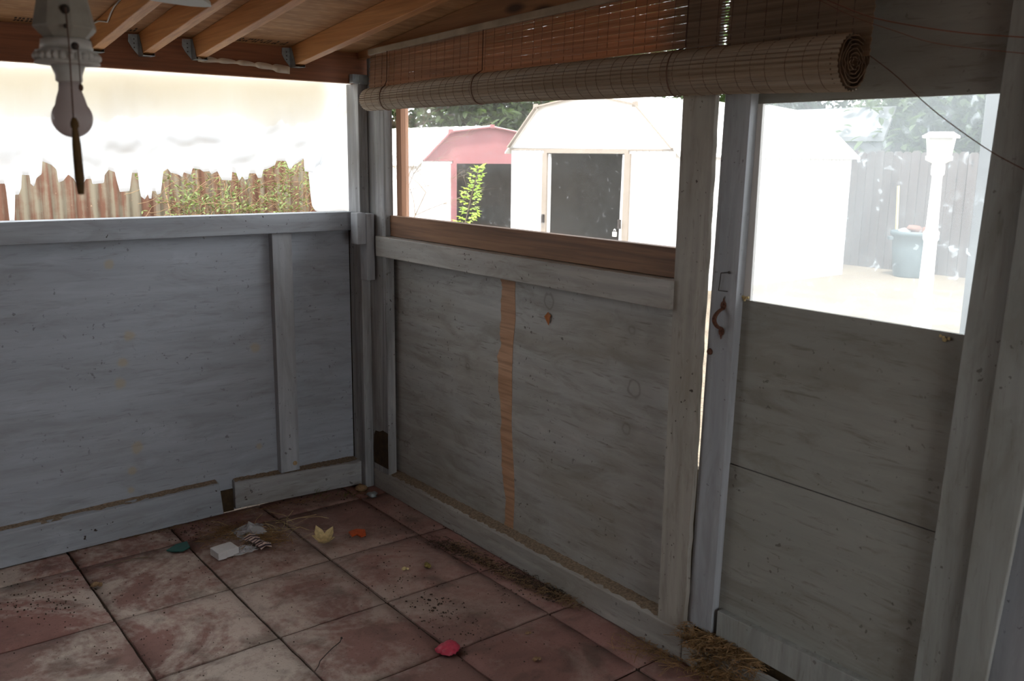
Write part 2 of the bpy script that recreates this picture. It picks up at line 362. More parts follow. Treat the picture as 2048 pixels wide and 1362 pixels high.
def pane(name, dust, col=(0.9, 0.93, 0.95), sc=22, spots=0.5):
    k = N(name)
    n = k.noise(2.5, None, 5, 0.4); s1 = k.noise(sc, None, 4, 0.6)
    f = k.math('ADD', k.math('MULTIPLY', k.ramp(n, (0.25, 0.5), (0.75, 1.0)), dust), k.math('MULTIPLY', k.ramp(s1, (0.60, 0), (0.72, 1)), dust*spots))
    tp = k.n.new('ShaderNodeBsdfTransparent'); tr = k.n.new('ShaderNodeBsdfTranslucent'); tr.inputs[0].default_value = col+(1,)
    gl = k.n.new('ShaderNodeBsdfGlossy'); gl.inputs['Roughness'].default_value = 0.1
    fr = k.n.new('ShaderNodeFresnel'); fr.inputs[0].default_value = 1.15
    m1 = k.n.new('ShaderNodeMixShader'); m2 = k.n.new('ShaderNodeMixShader')
    k.l.new(f, m1.inputs[0]); k.l.new(tp.outputs[0], m1.inputs[1]); k.l.new(tr.outputs[0], m1.inputs[2])
    k.l.new(fr.outputs[0], m2.inputs[0]); k.l.new(m1.outputs[0], m2.inputs[1]); k.l.new(gl.outputs[0], m2.inputs[2])
    k.l.new(m2.outputs[0], k.out.inputs[0]); M[name] = k.m
pane('dusty_plexiglass', 0.20, (0.86, 0.94, 0.98), 34, spots=1.3); pane('thin_dusty_glass', 0.025, spots=3.0, sc=60)
def clearwrap():
    k = N('clear_wrap'); k.col((0.75, 0.77, 0.8)).rough(0.15)
    tp = k.n.new('ShaderNodeBsdfTransparent'); mx = k.n.new('ShaderNodeMixShader'); mx.inputs[0].default_value = 0.35
    k.l.new(tp.outputs[0], mx.inputs[1]); k.l.new(k.b.outputs[0], mx.inputs[2]); k.l.new(mx.outputs[0], k.out.inputs[0]); M['clear_wrap'] = k.m
clearwrap()
def wrapper():
    k = N('striped_wrapper'); wv = k.n.new('ShaderNodeTexWave'); wv.inputs['Scale'].default_value = 26; wv.bands_direction = 'Y'
    k.l.new(k.raw, wv.inputs[0]); n = k.noise(80, None, 2)
    c = k.mix(k.ramp(wv.outputs['Fac'], (0.35, 0), (0.45, 1)), (0.03, 0.018, 0.03), (0.60, 0.46, 0.40))
    k.col(k.mix(k.ramp(n, (0.6, 0), (0.66, 1)), c, (0.05, 0.02, 0.03))).rough(0.35); M['striped_wrapper'] = k.m
wrapper()
def bulbglass():
    k = N('frosted_bulb'); k.col((0.62, 0.56, 0.55)).rough(0.35)
    tr = k.n.new('ShaderNodeBsdfTranslucent'); tr.inputs[0].default_value = (0.75, 0.7, 0.7, 1); mx = k.n.new('ShaderNodeMixShader'); mx.inputs[0].default_value = 0.45
    k.l.new(k.b.outputs[0], mx.inputs[1]); k.l.new(tr.outputs[0], mx.inputs[2]); k.l.new(mx.outputs[0], k.out.inputs[0]); M['frosted_bulb'] = k.m
bulbglass()
plain('fan_plastic', (0.30, 0.28, 0.24), 0.5, 0, 0.15, 25)
plain('fan_blade_white', (0.46, 0.47, 0.42), 0.5, 0, 0.08, 12)
plain('pink_petal', (0.50, 0.045, 0.085), 0.5, 0, 0.25, 60)
plain('teal_shard', (0.012, 0.10, 0.085), 0.35, 0, 0.15, 60)
plain('orange_plastic', (0.50, 0.08, 0.015), 0.5, 0, 0.2, 60)
plain('dry_leaf', (0.56, 0.44, 0.22), 0.75, 0, 0.25, 70)
plain('olive_pod', (0.22, 0.17, 0.04), 0.7, 0, 0.4, 120)
plain('white_foam', (0.66, 0.65, 0.64), 0.6, 0, 0.06, 60)
plain('orange_leaf', (0.33, 0.10, 0.012), 0.6, 0, 0.2, 60)
plain('ink', (0.05, 0.028, 0.015), 0.9)
plain('grey_pole', (0.09, 0.095, 0.10), 0.6)
plain('pale_corrugated', (0.62, 0.53, 0.42), 0.5, 0, 0.05, 20)
plain('wasp_mud', (0.42, 0.30, 0.16), 0.9, 0, 0.3, 90)

# ------------------------------------------------------------------ ground outside
g = MB(); g.box((-30, -30, -0.5), (60, 60, -0.10)); o = g.build('ground', 'dry_grass_ground'); struct(o, 'dry pale grass yard around the sheds', 'ground')
# ------------------------------------------------------------------ floor: square concrete pavers
X0, X1, Y0, Y1 = -4.2, 0.30, -5.2, 0.30
soil = MB(); soil.box((X0, Y0, -0.098), (X1, Y1, -0.012)); o = soil.build('floor', 'soil'); struct(o)
xl = [-4.2, -3.79, -3.385, -2.98, -2.575, -2.17, -1.76, -1.347, -0.946, -0.539, -0.131, 0.28]
yl = [0.06, -0.150, -0.655, -1.085, -1.498, -1.928, -2.35, -2.77, -3.19, -3.6, -4.02, -4.44, -4.86, -5.2]
rnd = random.Random(4)
bm = bmesh.new(); tones = []
for i in range(len(xl)-1):
    for j in range(len(yl)-1):
        gx, gy = (0.0055, 0.0045) if i != 6 else (0.007, 0.0045)
        a, b = xl[i]+gx, xl[i+1]-0.004; c, d = yl[j+1]+0.004, yl[j]-gy
        tone = rnd.uniform(0.0, 1.0) if xl[i] < -1.0 else rnd.uniform(0, 0.45)
        zt = rnd.uniform(-0.003, 0.001); nx, ny = 8, 8
        sl = (rnd.uniform(-.004, .004), rnd.uniform(-.004, .004))
        grid = []
        for q in range(ny+1):
            row = []
            for p in range(nx+1):
                x = a+(b-a)*p/nx; y = c+(d-c)*q/ny; e = 0 if 0 < p < nx and 0 < q < ny else -0.004
                x += rnd.uniform(-.0015, .0015) if p in (0, nx) else 0; y += rnd.uniform(-.0015, .0015) if q in (0, ny) else 0
                row.append(bm.verts.new((x, y, zt+e+sl[0]*(p/nx-.5)+sl[1]*(q/ny-.5)+rnd.uniform(-.0006, .0006))))
            grid.append(row)
        ring = [grid[0][p] for p in range(nx+1)]+[grid[q][nx] for q in range(1, ny+1)]+[grid[ny][p] for p in range(nx-1, -1, -1)]+[grid[q][0] for q in range(ny-1, 0, -1)]
        low = [bm.verts.new((v.co.x, v.co.y, -0.03)) for v in ring]
        n0 = len(bm.faces)
        for q in range(ny):
            for p in range(nx):
                f = bm.faces.new((grid[q][p], grid[q][p+1], grid[q+1][p+1], grid[q+1][p])); f.smooth = True
        for t in range(len(ring)): bm.faces.new((ring[t], low[t], low[(t+1) % len(ring)], ring[(t+1) % len(ring)]))
        tones += [tone]*(len(bm.faces)-n0)
me = bpy.data.meshes.new('floor'); bm.to_mesh(me); bm.free()
ta = me.attributes.new('tone', 'FLOAT', 'FACE'); ta.data.foreach_set('value', tones)
me.materials.append(M['concrete_pavers']); o = bpy.data.objects.new('floor', me); COL.objects.link(o); struct(o, 'square reddish concrete pavers stained with pale scale and dirt', 'floor')

# ------------------------------------------------------------------ left wall (the plane y = 0)
mb = MB(); mb.box((X0, 0.060, 0.0), (-0.0485, 0.078, 1.27)); o = mb.build('wall_left', 'painted_plywood_left'); struct(o)
m = MB(); m.box((-.30, .0785, 0.0), (.0, .083, 1.27)); m.box((-.712, .052, 0.0), (-.655, .0598, .10)); o = m.build('gap_shade_backing', 'dark_wood_gap_shade', None, base_of(m)); struct(o)  # dark board behind the crack, box in the baseboard gap: shade as colour
def board(name, mat, a, b, bevel=0.002, label=None, cat=None, sub=None):
    m = MB(); m.box(a, b); o = m.build(name, mat, None, base_of(m), bevel=bevel); return struct(o, label, cat)
board('trim_1', 'painted_board_x', (X0, 0.0, 1.225), (-0.052, 0.085, 1.308), 0.003)              # top rail
board('trim_2', 'painted_board_z', (-0.438, 0.022, 0.135), (-0.347, 0.060, 1.224), 0.002)         # batten
m = MB(); a0, a1 = fl(0, 1135), fl(450, 1028)
m.hexa([(-2.6, -0.022, 0.001), (-0.712, 0.020, 0.006), (-0.712, 0.0595, 0.006), (-2.6, 0.0595, 0.001), (-2.6, -0.022, 0.128), (-0.724, 0.020, 0.148), (-0.724, 0.0595, 0.156), (-2.6, 0.0595, 0.132)])
o = m.build('baseboard_left', 'painted_board_x', None, base_of(m), bevel=0.004); struct(o)
m = MB(); m.hexa([(-0.655, 0.030, 0.012), (-0.003, -0.012, 0.006), (-0.003, 0.0595, 0.006), (-0.655, 0.0595, 0.012), (-0.655, 0.030, 0.135), (-0.003, -0.012, 0.122), (-0.003, 0.0595, 0.128), (-0.655, 0.0595, 0.142)])
o = m.build('baseboard_left', 'grimy_board', None, base_of(m), bevel=0.004); struct(o)
def dust(lab, quad, mat='ledge_dirt', seed=1, nx=70, ny=4, h=.004):
    r_ = random.Random(seed); a, b, c, d = [Vector(q) for q in quad]; m = MB(); vs = []
    for i in range(nx+1):
        e = r_.uniform(0, .25)
        for j in range(ny+1):
            u, v = i/nx, e+(1-e)*j/ny; q = a.lerp(b, u).lerp(d.lerp(c, u), v); q.z += .0006+h*r_.random()*(j/ny)
            vs.append(q)
    m.add(vs, [(i*(ny+1)+j, (i+1)*(ny+1)+j, (i+1)*(ny+1)+j+1, i*(ny+1)+j+1) for i in range(nx) for j in range(ny)], True)
    return tag(m.build('dust_ledge', mat, None, a, recalc=False), lab, 'dust', kind='stuff')
dust('brown dust along the top of the long left baseboard', [(-2.6, -.016, .1285), (-.730, .026, .1487), (-.730, .0595, .1562), (-2.6, .0595, .1325)], seed=2)
dust('brown dust along the top of the short left baseboard', [(-.65, .034, .1355), (-.05, -.004, .1225), (-.05, .0595, .1285), (-.65, .0595, .1425)], seed=3)
dust('brown dust and litter along the top of the window wall sill plate', [(.004, -.058, .0925), (.004, -1.88, .1055), (.0595, -1.88, .1125), (.0595, -.058, .1005)], seed=4, nx=130)
# nail heads and a round screw on the batten
m = MB(); p = at(590, 926, 1, 0.022); m.lathe(p+Vector((0, -0.004, 0)), [(0, 0.010), (0.006, 0.010)], 16, (0, 1, 0))
tag(m.build('round_nail_head', 'wasp_mud', None, p, bevel=0.001), 'round pale nail head near the foot of the left wall batten', 'nail')
# blocks nailed beside the corner post
board('trim_3', 'painted_board_z', (-0.051, -0.112, 1.005), (-0.010, -0.052, 1.305), 0.003)
board('trim_4', 'painted_board_z', (-0.095, -0.112, 1.170), (-0.052, -0.050, 1.309), 0.003)
# corner post: two studs
board('trim_5', 'weathered_post', (-0.046, -0.050, 0.0), (0.0, 0.058, 1.868), 0.003)
board('trim_10', 'weathered_post', (0.001, -0.0475, 0.0), (0.070, 0.082, 1.866), 0.001)  # added filler behind the corner, keeps daylight from leaking through
board('trim_6', 'weathered_post', (0.0005, -0.190, 0.0), (0.044, -0.048, 1.985), 0.004)
m = MB()                                                                                    # raw, unpainted patch at the post's foot
m.prism([(-0.0008, -0.186, 0.122), (-0.0008, -0.055, 0.122), (-0.0008, -0.052, 0.20), (-0.0008, -0.058, 0.26), (-0.0008, -0.072, 0.283), (-0.0008, -0.11, 0.287), (-0.0008, -0.14, 0.30), (-0.0008, -0.186, 0.295)], (0.0012, 0, 0))
tag(m.build('bare_wood_patch', 'dark_wood_gap_shade', None, base_of(m)), 'dark unpainted patch at the foot of the corner post', 'wood patch')

# ------------------------------------------------------------------ right wall (the plane x = 0)
PY0, PY1 = -1.886, -0.19
m = MB(); m.box((0.060, PY0-0.02, 0.0), (0.078, -0.048, 1.25)); wr = m.build('wall_right', 'painted_plywood_right'); struct(wr)
# the strip where a batten was torn off: bare wood with a ragged edge
L = [(1001, 556), (1005, 575), (1002, 600), (1002, 640), (999, 668), (1003, 690), (995, 712), (997, 735), (997, 780), (1003, 830), (1001, 870), (1004, 905), (1003, 930), (1007, 960), (1012, 1000), (1010, 1040), (1007, 1058)]
Rr = [(1031, 556), (1030, 590), (1031, 640), (1026, 690), (1024, 740), (1024, 800), (1023, 850), (1025, 900), (1028, 950), (1029, 1000), (1026, 1062)]
m = MB(); lp = []
for (q0, q1) in zip(L, L[1:]):
    for t in (0, .25, .5, .75): lp.append((q0[0]+(q1[0]-q0[0])*t+rnd.uniform(-1.0, 1.0), q0[1]+(q1[1]-q0[1])*t))
lp.append(L[-1])
def xat(pl, y):
    for (a, b) in zip(pl, pl[1:]):
        if a[1] <= y <= b[1]: return a[0]+(b[0]-a[0])*(y-a[1])/(b[1]-a[1])
    return pl[-1][0]
vs = []
for (x, y) in lp: vs += [at(x, y, 0, 0.0592), at(xat(Rr, y+2), y, 0, 0.0592)]
m.add(vs, [(2*i, 2*i+1, 2*i+3, 2*i+2) for i in range(len(lp)-1)])
o = m.build('bare_strip', 'bare_plywood', wr, recalc=False, solid=0.0012); o['label'] = 'bare reddish wood strip where paint is missing'
board('trim_7', 'painted_board_y', (-0.020, PY0-0.001, 1.118), (0.0595, -0.135, 1.207), 0.003)          # rail under the sill
m = MB(); m.hexa([(-0.004, -1.99, 0.001), (-0.004, -0.055, 0.001), (0.0595, -0.055, 0.001), (0.0595, -1.99, 0.001), (-0.004, -1.99, 0.106), (-0.004, -0.055, 0.092), (0.0595, -0.055, 0.100), (0.0595, -1.99, 0.112)])
m.box((0.0, -3.1, 0.001), (0.0595, -1.99, 0.075))
o = m.build('baseboard_right', 'painted_board_y', None, base_of(m), bevel=0.004); struct(o)
m = MB()                                                                                    # post beside the door, its door-side edge chewed
n = 44; z0, z1 = 0.100, 2.10
for i in range(n):
    za, zb = z0+(z1-z0)*i/n, z0+(z1-z0)*(i+1)/n
    if i == 0: ed = [-1.994-.014*q/n+rnd.uniform(-.003, .002) for q in range(n+1)]
    m.hexa([(0.0, ed[i], za), (0.0, PY0, za), (0.020, PY0, za), (0.020, ed[i]+.002, za), (0.0, ed[i+1], zb), (0.0, PY0, zb), (0.020, PY0, zb), (0.020, ed[i+1]+.002, zb)])
bmv = m.build('trim_8', 'grimy_post', None, base_of(m)); struct(bmv)
bm = bmesh.new(); bm.from_mesh(bmv.data); bmesh.ops.remove_doubles(bm, verts=bm.verts, dist=1e-5); bm.to_mesh(bmv.data); bm.free()
# window opening: raw wood sill and stud, thin dusty glass
w1 = thing('window_1', 'long window opening in the right wall framed in raw wood', 'window', (0.07, -1.0, 1.2)); w1['kind'] = 'structure'
m = MB(); m.box((0.024, PY0+0.001, 1.209), (0.0595, -0.192, 1.300)); m.build('window_sill', 'raw_sill_wood', w1, bevel=0.002)
m = MB(); m.box((0.060, -0.232, 1.255), (0.10, -0.192, 1.985)); m.build('window_stud', 'raw_stud_wood', w1, bevel=0.002)
m = MB(); m.box((0.082, PY0, 1.255), (0.085, -0.233, 1.985)); m.build('glass_pane', 'thin_dusty_glass', w1)
# rafter over the right wall follows the roof
def roofz(y): return 1.999+0.120*(-0.02-y)
def rb(y): return 1.972-0.040*y
m = MB(); m.hexa([(-0.03, -5.2, rb(-5.2)), (-0.03, -0.022, rb(0)), (0.03, -0.022, rb(0)), (0.03, -5.2, rb(-5.2)),
                  (-0.03, -5.2, roofz(-5.2)-0.001), (-0.03, -0.022, roofz(-.022)-0.001), (0.03, -0.022, roofz(-.022)-0.001), (0.03, -5.2, roofz(-5.2)-0.001)])
tag(m.build('wall_rafter', 'rafter_wood', None, base_of(m), bevel=0.002), 'reddish rafter above the bamboo blind along the window wall', 'rafter')
# the wall above door level and beyond the door
m = MB(); m.box((0.035, -2.87, 2.06), (0.0445, -2.02, 2.50)); o = m.build('wall_right', 'door_paint'); struct(o)
m = MB(); m.hexa([(0, -2.876, 0.08), (0, -2.812, 0.08), (.016, -2.812, 0.08), (.016, -2.876, 0.08), (0, -3.01, 2.3), (0, -2.856, 2.3), (.016, -2.856, 2.3), (.016, -3.01, 2.3)]); o = m.build('trim_9', 'door_board', None, base_of(m), bevel=0.003); struct(o)
m = MB(); m.box((0.051, -5.2, 0.0), (0.075, -2.842, 2.6)); o = m.build('wall_right', 'painted_board_z', None); struct(o)

# ------------------------------------------------------------------ door
door = thing('door_1', 'home-made plywood door with a dusty plexiglass window, right of the post', 'door', (0.03, -2.43, 0.1)); door['kind'] = 'structure'
DZ0, DZ1 = 0.135, 2.05
p = [(g_, z_) for g_, z_ in ((-2.136, 1.176), (-2.764, 1.174), (-2.764, 1.706), (-2.136, 1.716))]
FX = 0.018                      # inner face of the stiles; panel behind them
def door_panel(name, a, b, mat='door_paint'):
    m = MB(); m.box(a, b); return m.build(name, mat, door)
GY0, GY1, GZ0, GZ1 = -2.760, -2.127, 1.172, 1.712
door_panel('middle_panel', (0.050, -2.84, 0.682), (0.062, -2.05, GZ0))
door_panel('lower_panel', (0.048, -2.84, DZ0+0.01), (0.060, -2.05, 0.679))
door_panel('backing_board', (0.061, -2.84, 0.60), (0.066, -2.05, 0.76))  # added behind the panel seam to keep daylight out
door_panel('top_panel', (0.050, -2.84, GZ1), (0.062, -2.05, DZ1))
m = MB(); m.box((0.051, GY1, GZ0), (0.062, -2.05, GZ1)); m.build('jamb_strip', 'white_paint', door)  # white here: window light on the stile's side, put into the colour
m = MB(); m.box((0.051, -2.84, GZ0), (0.062, GY0, GZ1)); m.build('jamb_strip', 'door_board', door)
m = MB(); m.box((0.063, -2.84, GZ0-0.04), (0.066, -2.07, GZ1+0.05)); m.build('window_pane', 'dusty_plexiglass', door)
# left stile: rounded board, a little out of plumb so that daylight shows beside it
m = MB(); prof = []
for k in range(7): t = PI/2*k/6; prof.append((FX+0.020-0.020*math.sin(t), 0.022-0.022*math.cos(t)))
def stile_pts(yl_, yr_, z): return [Vector((x, yl_-dy, z)) for x, dy in prof]+[Vector((FX, yr_, z)), Vector((0.050, yr_, z)), Vector((0.050, yl_, z))]
A_, B_ = stile_pts(-1.984, -2.086, DZ0), stile_pts(-2.018, -2.117, DZ1); nn = len(A_)
m.add(A_+B_, [tuple(range(nn)), tuple(range(2*nn-1, nn-1, -1))]+[(i, (i+1) % nn, nn+(i+1) % nn, nn+i) for i in range(nn)])
m.build('stile', 'painted_board_z', door)
m = MB(); m.hexa([(FX, -2.809, DZ0), (FX, -2.714, DZ0), (.050, -2.714, DZ0), (.050, -2.809, DZ0), (FX, -2.847, DZ1), (FX, -2.774, DZ1), (.050, -2.774, DZ1), (.050, -2.847, DZ1)]); m.build('stile', 'door_board', door, bevel=0.002)
m = MB(); m.hexa([(FX+.004, -2.714, DZ0-.02), (FX+.004, -2.103, DZ0), (0.050, -2.103, DZ0), (0.050, -2.714, DZ0-.02), (FX+.004, -2.714, 0.222), (FX+.004, -2.103, 0.218), (0.050, -2.103, 0.218), (0.050, -2.714, 0.222)])
m.build('bottom_rail', 'door_board', door, bevel=0.002)
# pull handle: two spade plates and a bowed grip
hy = at(1446, 635, 0, FX).y
hd = MB()
ht, hb = at(1447, 612, 0, FX-.001), at(1443, 662, 0, FX-.001)
def spade(mb_, c, s_):
    pts = [(0, 1.9), (.25, 1.1), (.72, .7), (.9, .1), (.75, -.5), (.3, -.85), (-.3, -.85), (-.75, -.5), (-.9, .1), (-.72, .7), (-.25, 1.1)]
    mb_.prism([(FX-.0035, c.y+a*.0105, c.z+s_*b*.0125) for a, b in pts], (0.004, 0, 0))
spade(hd, ht, 1); spade(hd, hb, -1)
gp = []
for k in range(15):
    t = k/14; gp.append(Vector((FX-.004-.030*math.sin(PI*t)**0.6, hy+0.004*math.sin(PI*t), ht.z-.008+(hb.z-ht.z+.016)*t)))
hd.tube(gp, [.0045+.0022*math.sin(PI*k/14) for k in range(15)], 10)
for c in (ht, hb): hd.lathe(Vector((FX-.008, c.y, c.z+(0.006 if c is ht else -0.006))), [(0, .0035), (.005, .0045)], 12, (1, 0, 0))
ho = hd.build('pull_handle', 'rust', door); ho['label'] = 'rusty iron pull handle'
m = MB(); c = at(1420, 703, 0, FX); m.lathe(c+Vector((0, 0, 0)), [(-.006, .004), (-.005, .0085), (0, .010), (.004, .010)], 16, (1, 0, 0)); m.build('screw_head', 'rust', door)
m = MB()
hk = [at(1458, 545, 0, FX-.006), at(1442, 546, 0, FX-.008), at(1440, 562, 0, FX-.006), at(1437, 581, 0, FX-.006), at(1455, 583, 0, FX-.001)]
m.tube(hk, .0016, 6); m.ball(hk[0], .004, 8); m.build('hook', 'dark_wire', door)

board('sill_light_stop', 'dark_wood_gap_shade', (0.068, -2.90, 0.0), (0.095, -1.95, 0.155), 0.002)  # added board, unseen behind the door, shuts out daylight below it
board('gap_light_stop', 'dark_wood_gap_shade', (0.066, -1.995, 0.0), (0.090, -1.905, 0.62), 0.002)  # added stop behind the stile gap, cuts its daylight low down
# rusty leaf stuck on the right wall panel
m = MB(); c = at(1096, 636, 0, .055)
for i in range(1):
    m.add([c+Vector((0, .0, .022)), c+Vector((-.004, .016, .004)), c+Vector((0, .003, -.002)), c+Vector((-.002, -.012, .002)), c+Vector((0, -.004, -.026)), c+Vector((0, -.016, .010))], [(0, 1, 2), (0, 2, 3), (0, 3, 5), (2, 4, 3), (1, 4, 2)])
tag(m.build('dead_leaf', 'orange_leaf', None, c, solid=0.002, recalc=False), 'small orange brown dead leaf stuck to the right wall panel', 'leaf')

# ------------------------------------------------------------------ beam, joists, roof
m = MB(); m.box((-4.2, -0.020, 1.868), (0.045, 0.020, 2.0)); o = m.build('roof_beam', 'beam_wood', None, base_of(m), bevel=0.002)
tag(o, 'dark reddish beam above the torn sheet carrying the joists', 'beam')
def joist(xc, label):
    h = 0.080; w_ = 0.040; ya, yb = -5.15, -0.0215
    m = MB(); m.hexa([(xc-w_/2, ya, roofz(ya)-h), (xc+w_/2, ya, roofz(ya)-h), (xc+w_/2, yb, roofz(yb)-h), (xc-w_/2, yb, roofz(yb)-h),
                      (xc-w_/2, ya, roofz(ya)-.001), (xc+w_/2, ya, roofz(ya)-.001), (xc+w_/2, yb, roofz(yb)-.001), (xc-w_/2, yb, roofz(yb)-.001)])
    tag(m.build('ceiling_joist', 'joist_wood', None, base_of(m), bevel=0.0025), label, 'joist', 'joists under the roof')
JX = [(-1.115, 'orange wooden joist right behind the hanging light bulb'), (-0.936, 'orange wooden joist with a split pale lower edge, second right of the bulb'),
      (-0.736, 'orange wooden joist whose end meets the left end of the wavy strip'), (-0.325, 'orange wooden joist at the right end of the wavy strip, nearest the blind'),
      ]
for x, l in JX: joist(x, l)
HG = ['grey metal joist hanger half hidden behind the light fitting', 'grey metal joist hanger left of the other clear ones, far from the blind', 'grey metal joist hanger at the left end of the wavy strip', 'grey metal joist hanger above the right end of the wavy strip']
for (x, _), l in zip(JX, HG):
    m = MB(); zb = roofz(-.02)-.082
    for s in (-1,):
        xo = x-0.021
        m.prism([(xo, -0.024, zb), (xo, -0.075, zb), (xo, -0.066, zb+.03), (xo, -0.040, zb+.078), (xo, -0.024, zb+.078)], (-.0015, 0, 0))
        m.prism([(xo, -0.0215, zb), (xo, -0.0215, zb+.078), (xo-.034, -0.0215, zb+.076), (xo-.036, -0.0215, zb+.05), (xo-.024, -0.0215, zb+.028)], (0, -.0015, 0))
        xo = x+0.021
        m.prism([(xo, -0.024, zb), (xo, -0.075, zb), (xo, -0.066, zb+.03), (xo, -0.040, zb+.078), (xo, -0.024, zb+.078)], (.0015, 0, 0))
    m.box((x-.0225, -.078, zb-.0018), (x+.0225, -.0215, zb-.0002))
    ho = m.build('joist_hanger', 'galvanised', None, base_of(m)); tag(ho, l, 'hanger', 'joist hangers on the beam')
    nl = MB()
    for dz in (.06, .045, .03): nl.lathe((x-.036, -.0225, zb+dz), [(-.001, .0025), (.0015, .0025)], 8, (0, 1, 0))
    nl.build('nail', 'dark_wire', ho)
m = MB(); m.hexa([(-4.3, -5.3, roofz(-5.3)), (0.30, -5.3, roofz(-5.3)), (0.30, 0.10, roofz(.10)), (-4.3, .10, roofz(.10)), (-4.3, -5.3, roofz(-5.3)+.02), (0.30, -5.3, roofz(-5.3)+.02), (0.30, .10, roofz(.10)+.02), (-4.3, .10, roofz(.10)+.02)])
o = m.build('ceiling', 'roof_sheathing'); struct(o)
# ink stamps on the sheathing: rows of small strokes near the beam
m = MB()
def stamp(xc, yc, nx, wx, wy):
    for i in range(nx):
        for j in range(2):
            if rnd.random() < 0.15: continue
            x = xc+i*wx/nx; y = yc-j*wy*0.5; a = rnd.uniform(-.004, .004)
            z = roofz(y)-.0004
            m.add([(x, y, z), (x+wx/nx*.6, y, z), (x+wx/nx*.6+a, y-wy*.4, roofz(y-wy*.4)-.0004), (x+a, y-wy*.4, roofz(y-wy*.4)-.0004)], [(0, 1, 2, 3)])
for xc, nx in ((-0.60, 12), (-0.88, 5), (-1.07, 8), (-1.38, 8), (-0.44, 5)): stamp(xc, -0.045, nx, .014*nx*0.9, .06)
o = m.build('ink_stamp', 'ink', None, (-.6, -.05, 1.998)); tag(o, 'dark printed stamp strokes on the roof boards near the beam', 'stamp marks', kind='stuff')
# scalloped closure strip
m = MB(); vs = []; n = 60
xa, xb = at(392, 119, 1, -.045).x, at(575, 144, 1, -.045).x
for i in range(n+1):
    t = i/n; x = xa+(xb-xa)*t
    ztop = at(392+183*t, 113+20*t, 1, -.045).z; zbot = at(392+183*t, 124+25*t-6*math.sin(PI*t), 1, -.045).z
    sc = abs(math.sin(t*PI*5))*0.010
    yo = -.050-0.016*math.cos(t*PI*10)
    vs += [(x, yo, zbot), (x, yo-.004, ztop-.004+sc)]
m.add(vs, [(2*i, 2*i+2, 2*i+3, 2*i+1) for i in range(n)], True)
tag(m.build('corrugated_strip', 'pale_corrugated', None, base_of(m), solid=0.002, recalc=False), 'short wavy cream strip tacked along the beam between two joists', 'strip')
m = MB(); a, b = at(708, 168, 1, -.060), at(744, 146, 1, -.060)
m.box((-0.072, -.056, 1.868), (0.0, -.022, 1.905)); m.box((-0.040, -.060, 1.864), (0.003, -.022, 1.900))
tag(m.build('post_bracket', 'galvanised', None, base_of(m), bevel=0.001), 'grey metal bracket joining beam and corner post', 'bracket')

# ------------------------------------------------------------------ the torn white sheet in the left opening
Z7 = lambda x, y: (350+x/4.256, 280+y/4.256)
Z6 = lambda x, y: (x/5.045, 280+y/5.045)
edge = [Z6(*q) for q in [(-60, 445), (-10, 440), (48, 440), (62, 520), (98, 840), (150, 842), (122, 553), (190, 550), (217, 480), (205, 420), (192, 375), (170, 350), (300, 355), (308, 440), (345, 470), (370, 385), (420, 345), (428, 310), (400, 225), (430, 215), (520, 250), (572, 300), (590, 430), (640, 410), (690, 350), (745, 390), (770, 435), (850, 430), (870, 395), (925, 390), (935, 445), (1052, 435), (1060, 350), (1100, 300), (1160, 325), (1182, 420), (1212, 525), (1308, 515), (1330, 330), (1390, 330), (1402, 480), (1420, 570), (1460, 600), (1490, 545), (1502, 590), (1527, 590), (1532, 515), (1573, 515), (1580, 550), (1620, 540), (1645, 320), (1690, 290), (1720, 330), (1790, 345), (1840, 375), (1850, 325), (1925, 350), (1940, 285), (2015, 295)]]
edge += [Z7(*q) for q in [(240, 270), (290, 265), (310, 290), (360, 265), (400, 340), (485, 345), (488, 272), (525, 280), (550, 350), (575, 310), (600, 340), (628, 330), (634, 283), (690, 285), (710, 325), (740, 320), (752, 255), (800, 240), (855, 210), (860, 178), (945, 178), (970, 245), (985, 250), (1010, 215), (1080, 170), (1095, 150), (1100, 265), (1150, 275), (1178, 285), (1187, 240), (1225, 210)]]
def interp(pl, x):
    if x <= pl[0][0]: return pl[0][1]
    for a, b in zip(pl, pl[1:]):
        if a[0] <= x <= b[0]: return a[1]+(b[1]-a[1])*(x-a[0])/max(b[0]-a[0], 1e-6)
    return pl[-1][1]
sheet = thing('torn_sheet', 'torn dirty white plastic sheet hanging from the beam in the left opening', 'sheet', (-1.0, 0.10, 1.31))
def cloth(name, xs, top, bot, y0, amp=.010, rows=14, thick=.0008):
    m = MB(); vs = []
    for x in xs:
        yt, yb = top(x), bot(x)
        pt, pb = at(x, yt, 1, y0), at(x, yb, 1, y0)
        for r in range(rows+1):
            t = r/rows; q = pt.lerp(pb, t)
            q.y += .4*amp*(math.sin(q.x*9+q.z*4)+.5*math.sin(q.x*23+1.3))*min(1, 2*t+.15)
            vs.append(q)
    R1 = rows+1
    m.add(vs, [(i*R1+j, (i+1)*R1+j, (i+1)*R1+j+1, i*R1+j+1) for i in range(len(xs)-1) for j in range(rows)], True)
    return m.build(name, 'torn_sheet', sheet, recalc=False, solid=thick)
curve = [(140, 718), (172, 717), (182, 696), (200, 683), (220, 673), (250, 663), (290, 650), (330, 638)]       # right edge of the front layer: photo row -> column
rightx = [(622, 346), (638, 330), (650, 290), (663, 250), (673, 220), (683, 200), (696, 184), (717, 172)]
frt = [x*1.25-40 for x in range(0, 610)]; frt = [x for x in frt if x <= 716]
def bot_front(x):
    base = interp(edge, x)
    if x > 637: return interp([(637, 330)]+[(c[1], c[0]) for c in reversed(curve)][0:], x)
    return base
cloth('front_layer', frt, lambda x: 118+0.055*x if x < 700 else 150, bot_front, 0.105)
stp = []; x = -45
rs = random.Random(11); 
while x < 640: stp += [(x, rs.uniform(-95, -28))]; x += rs.uniform(14, 42)
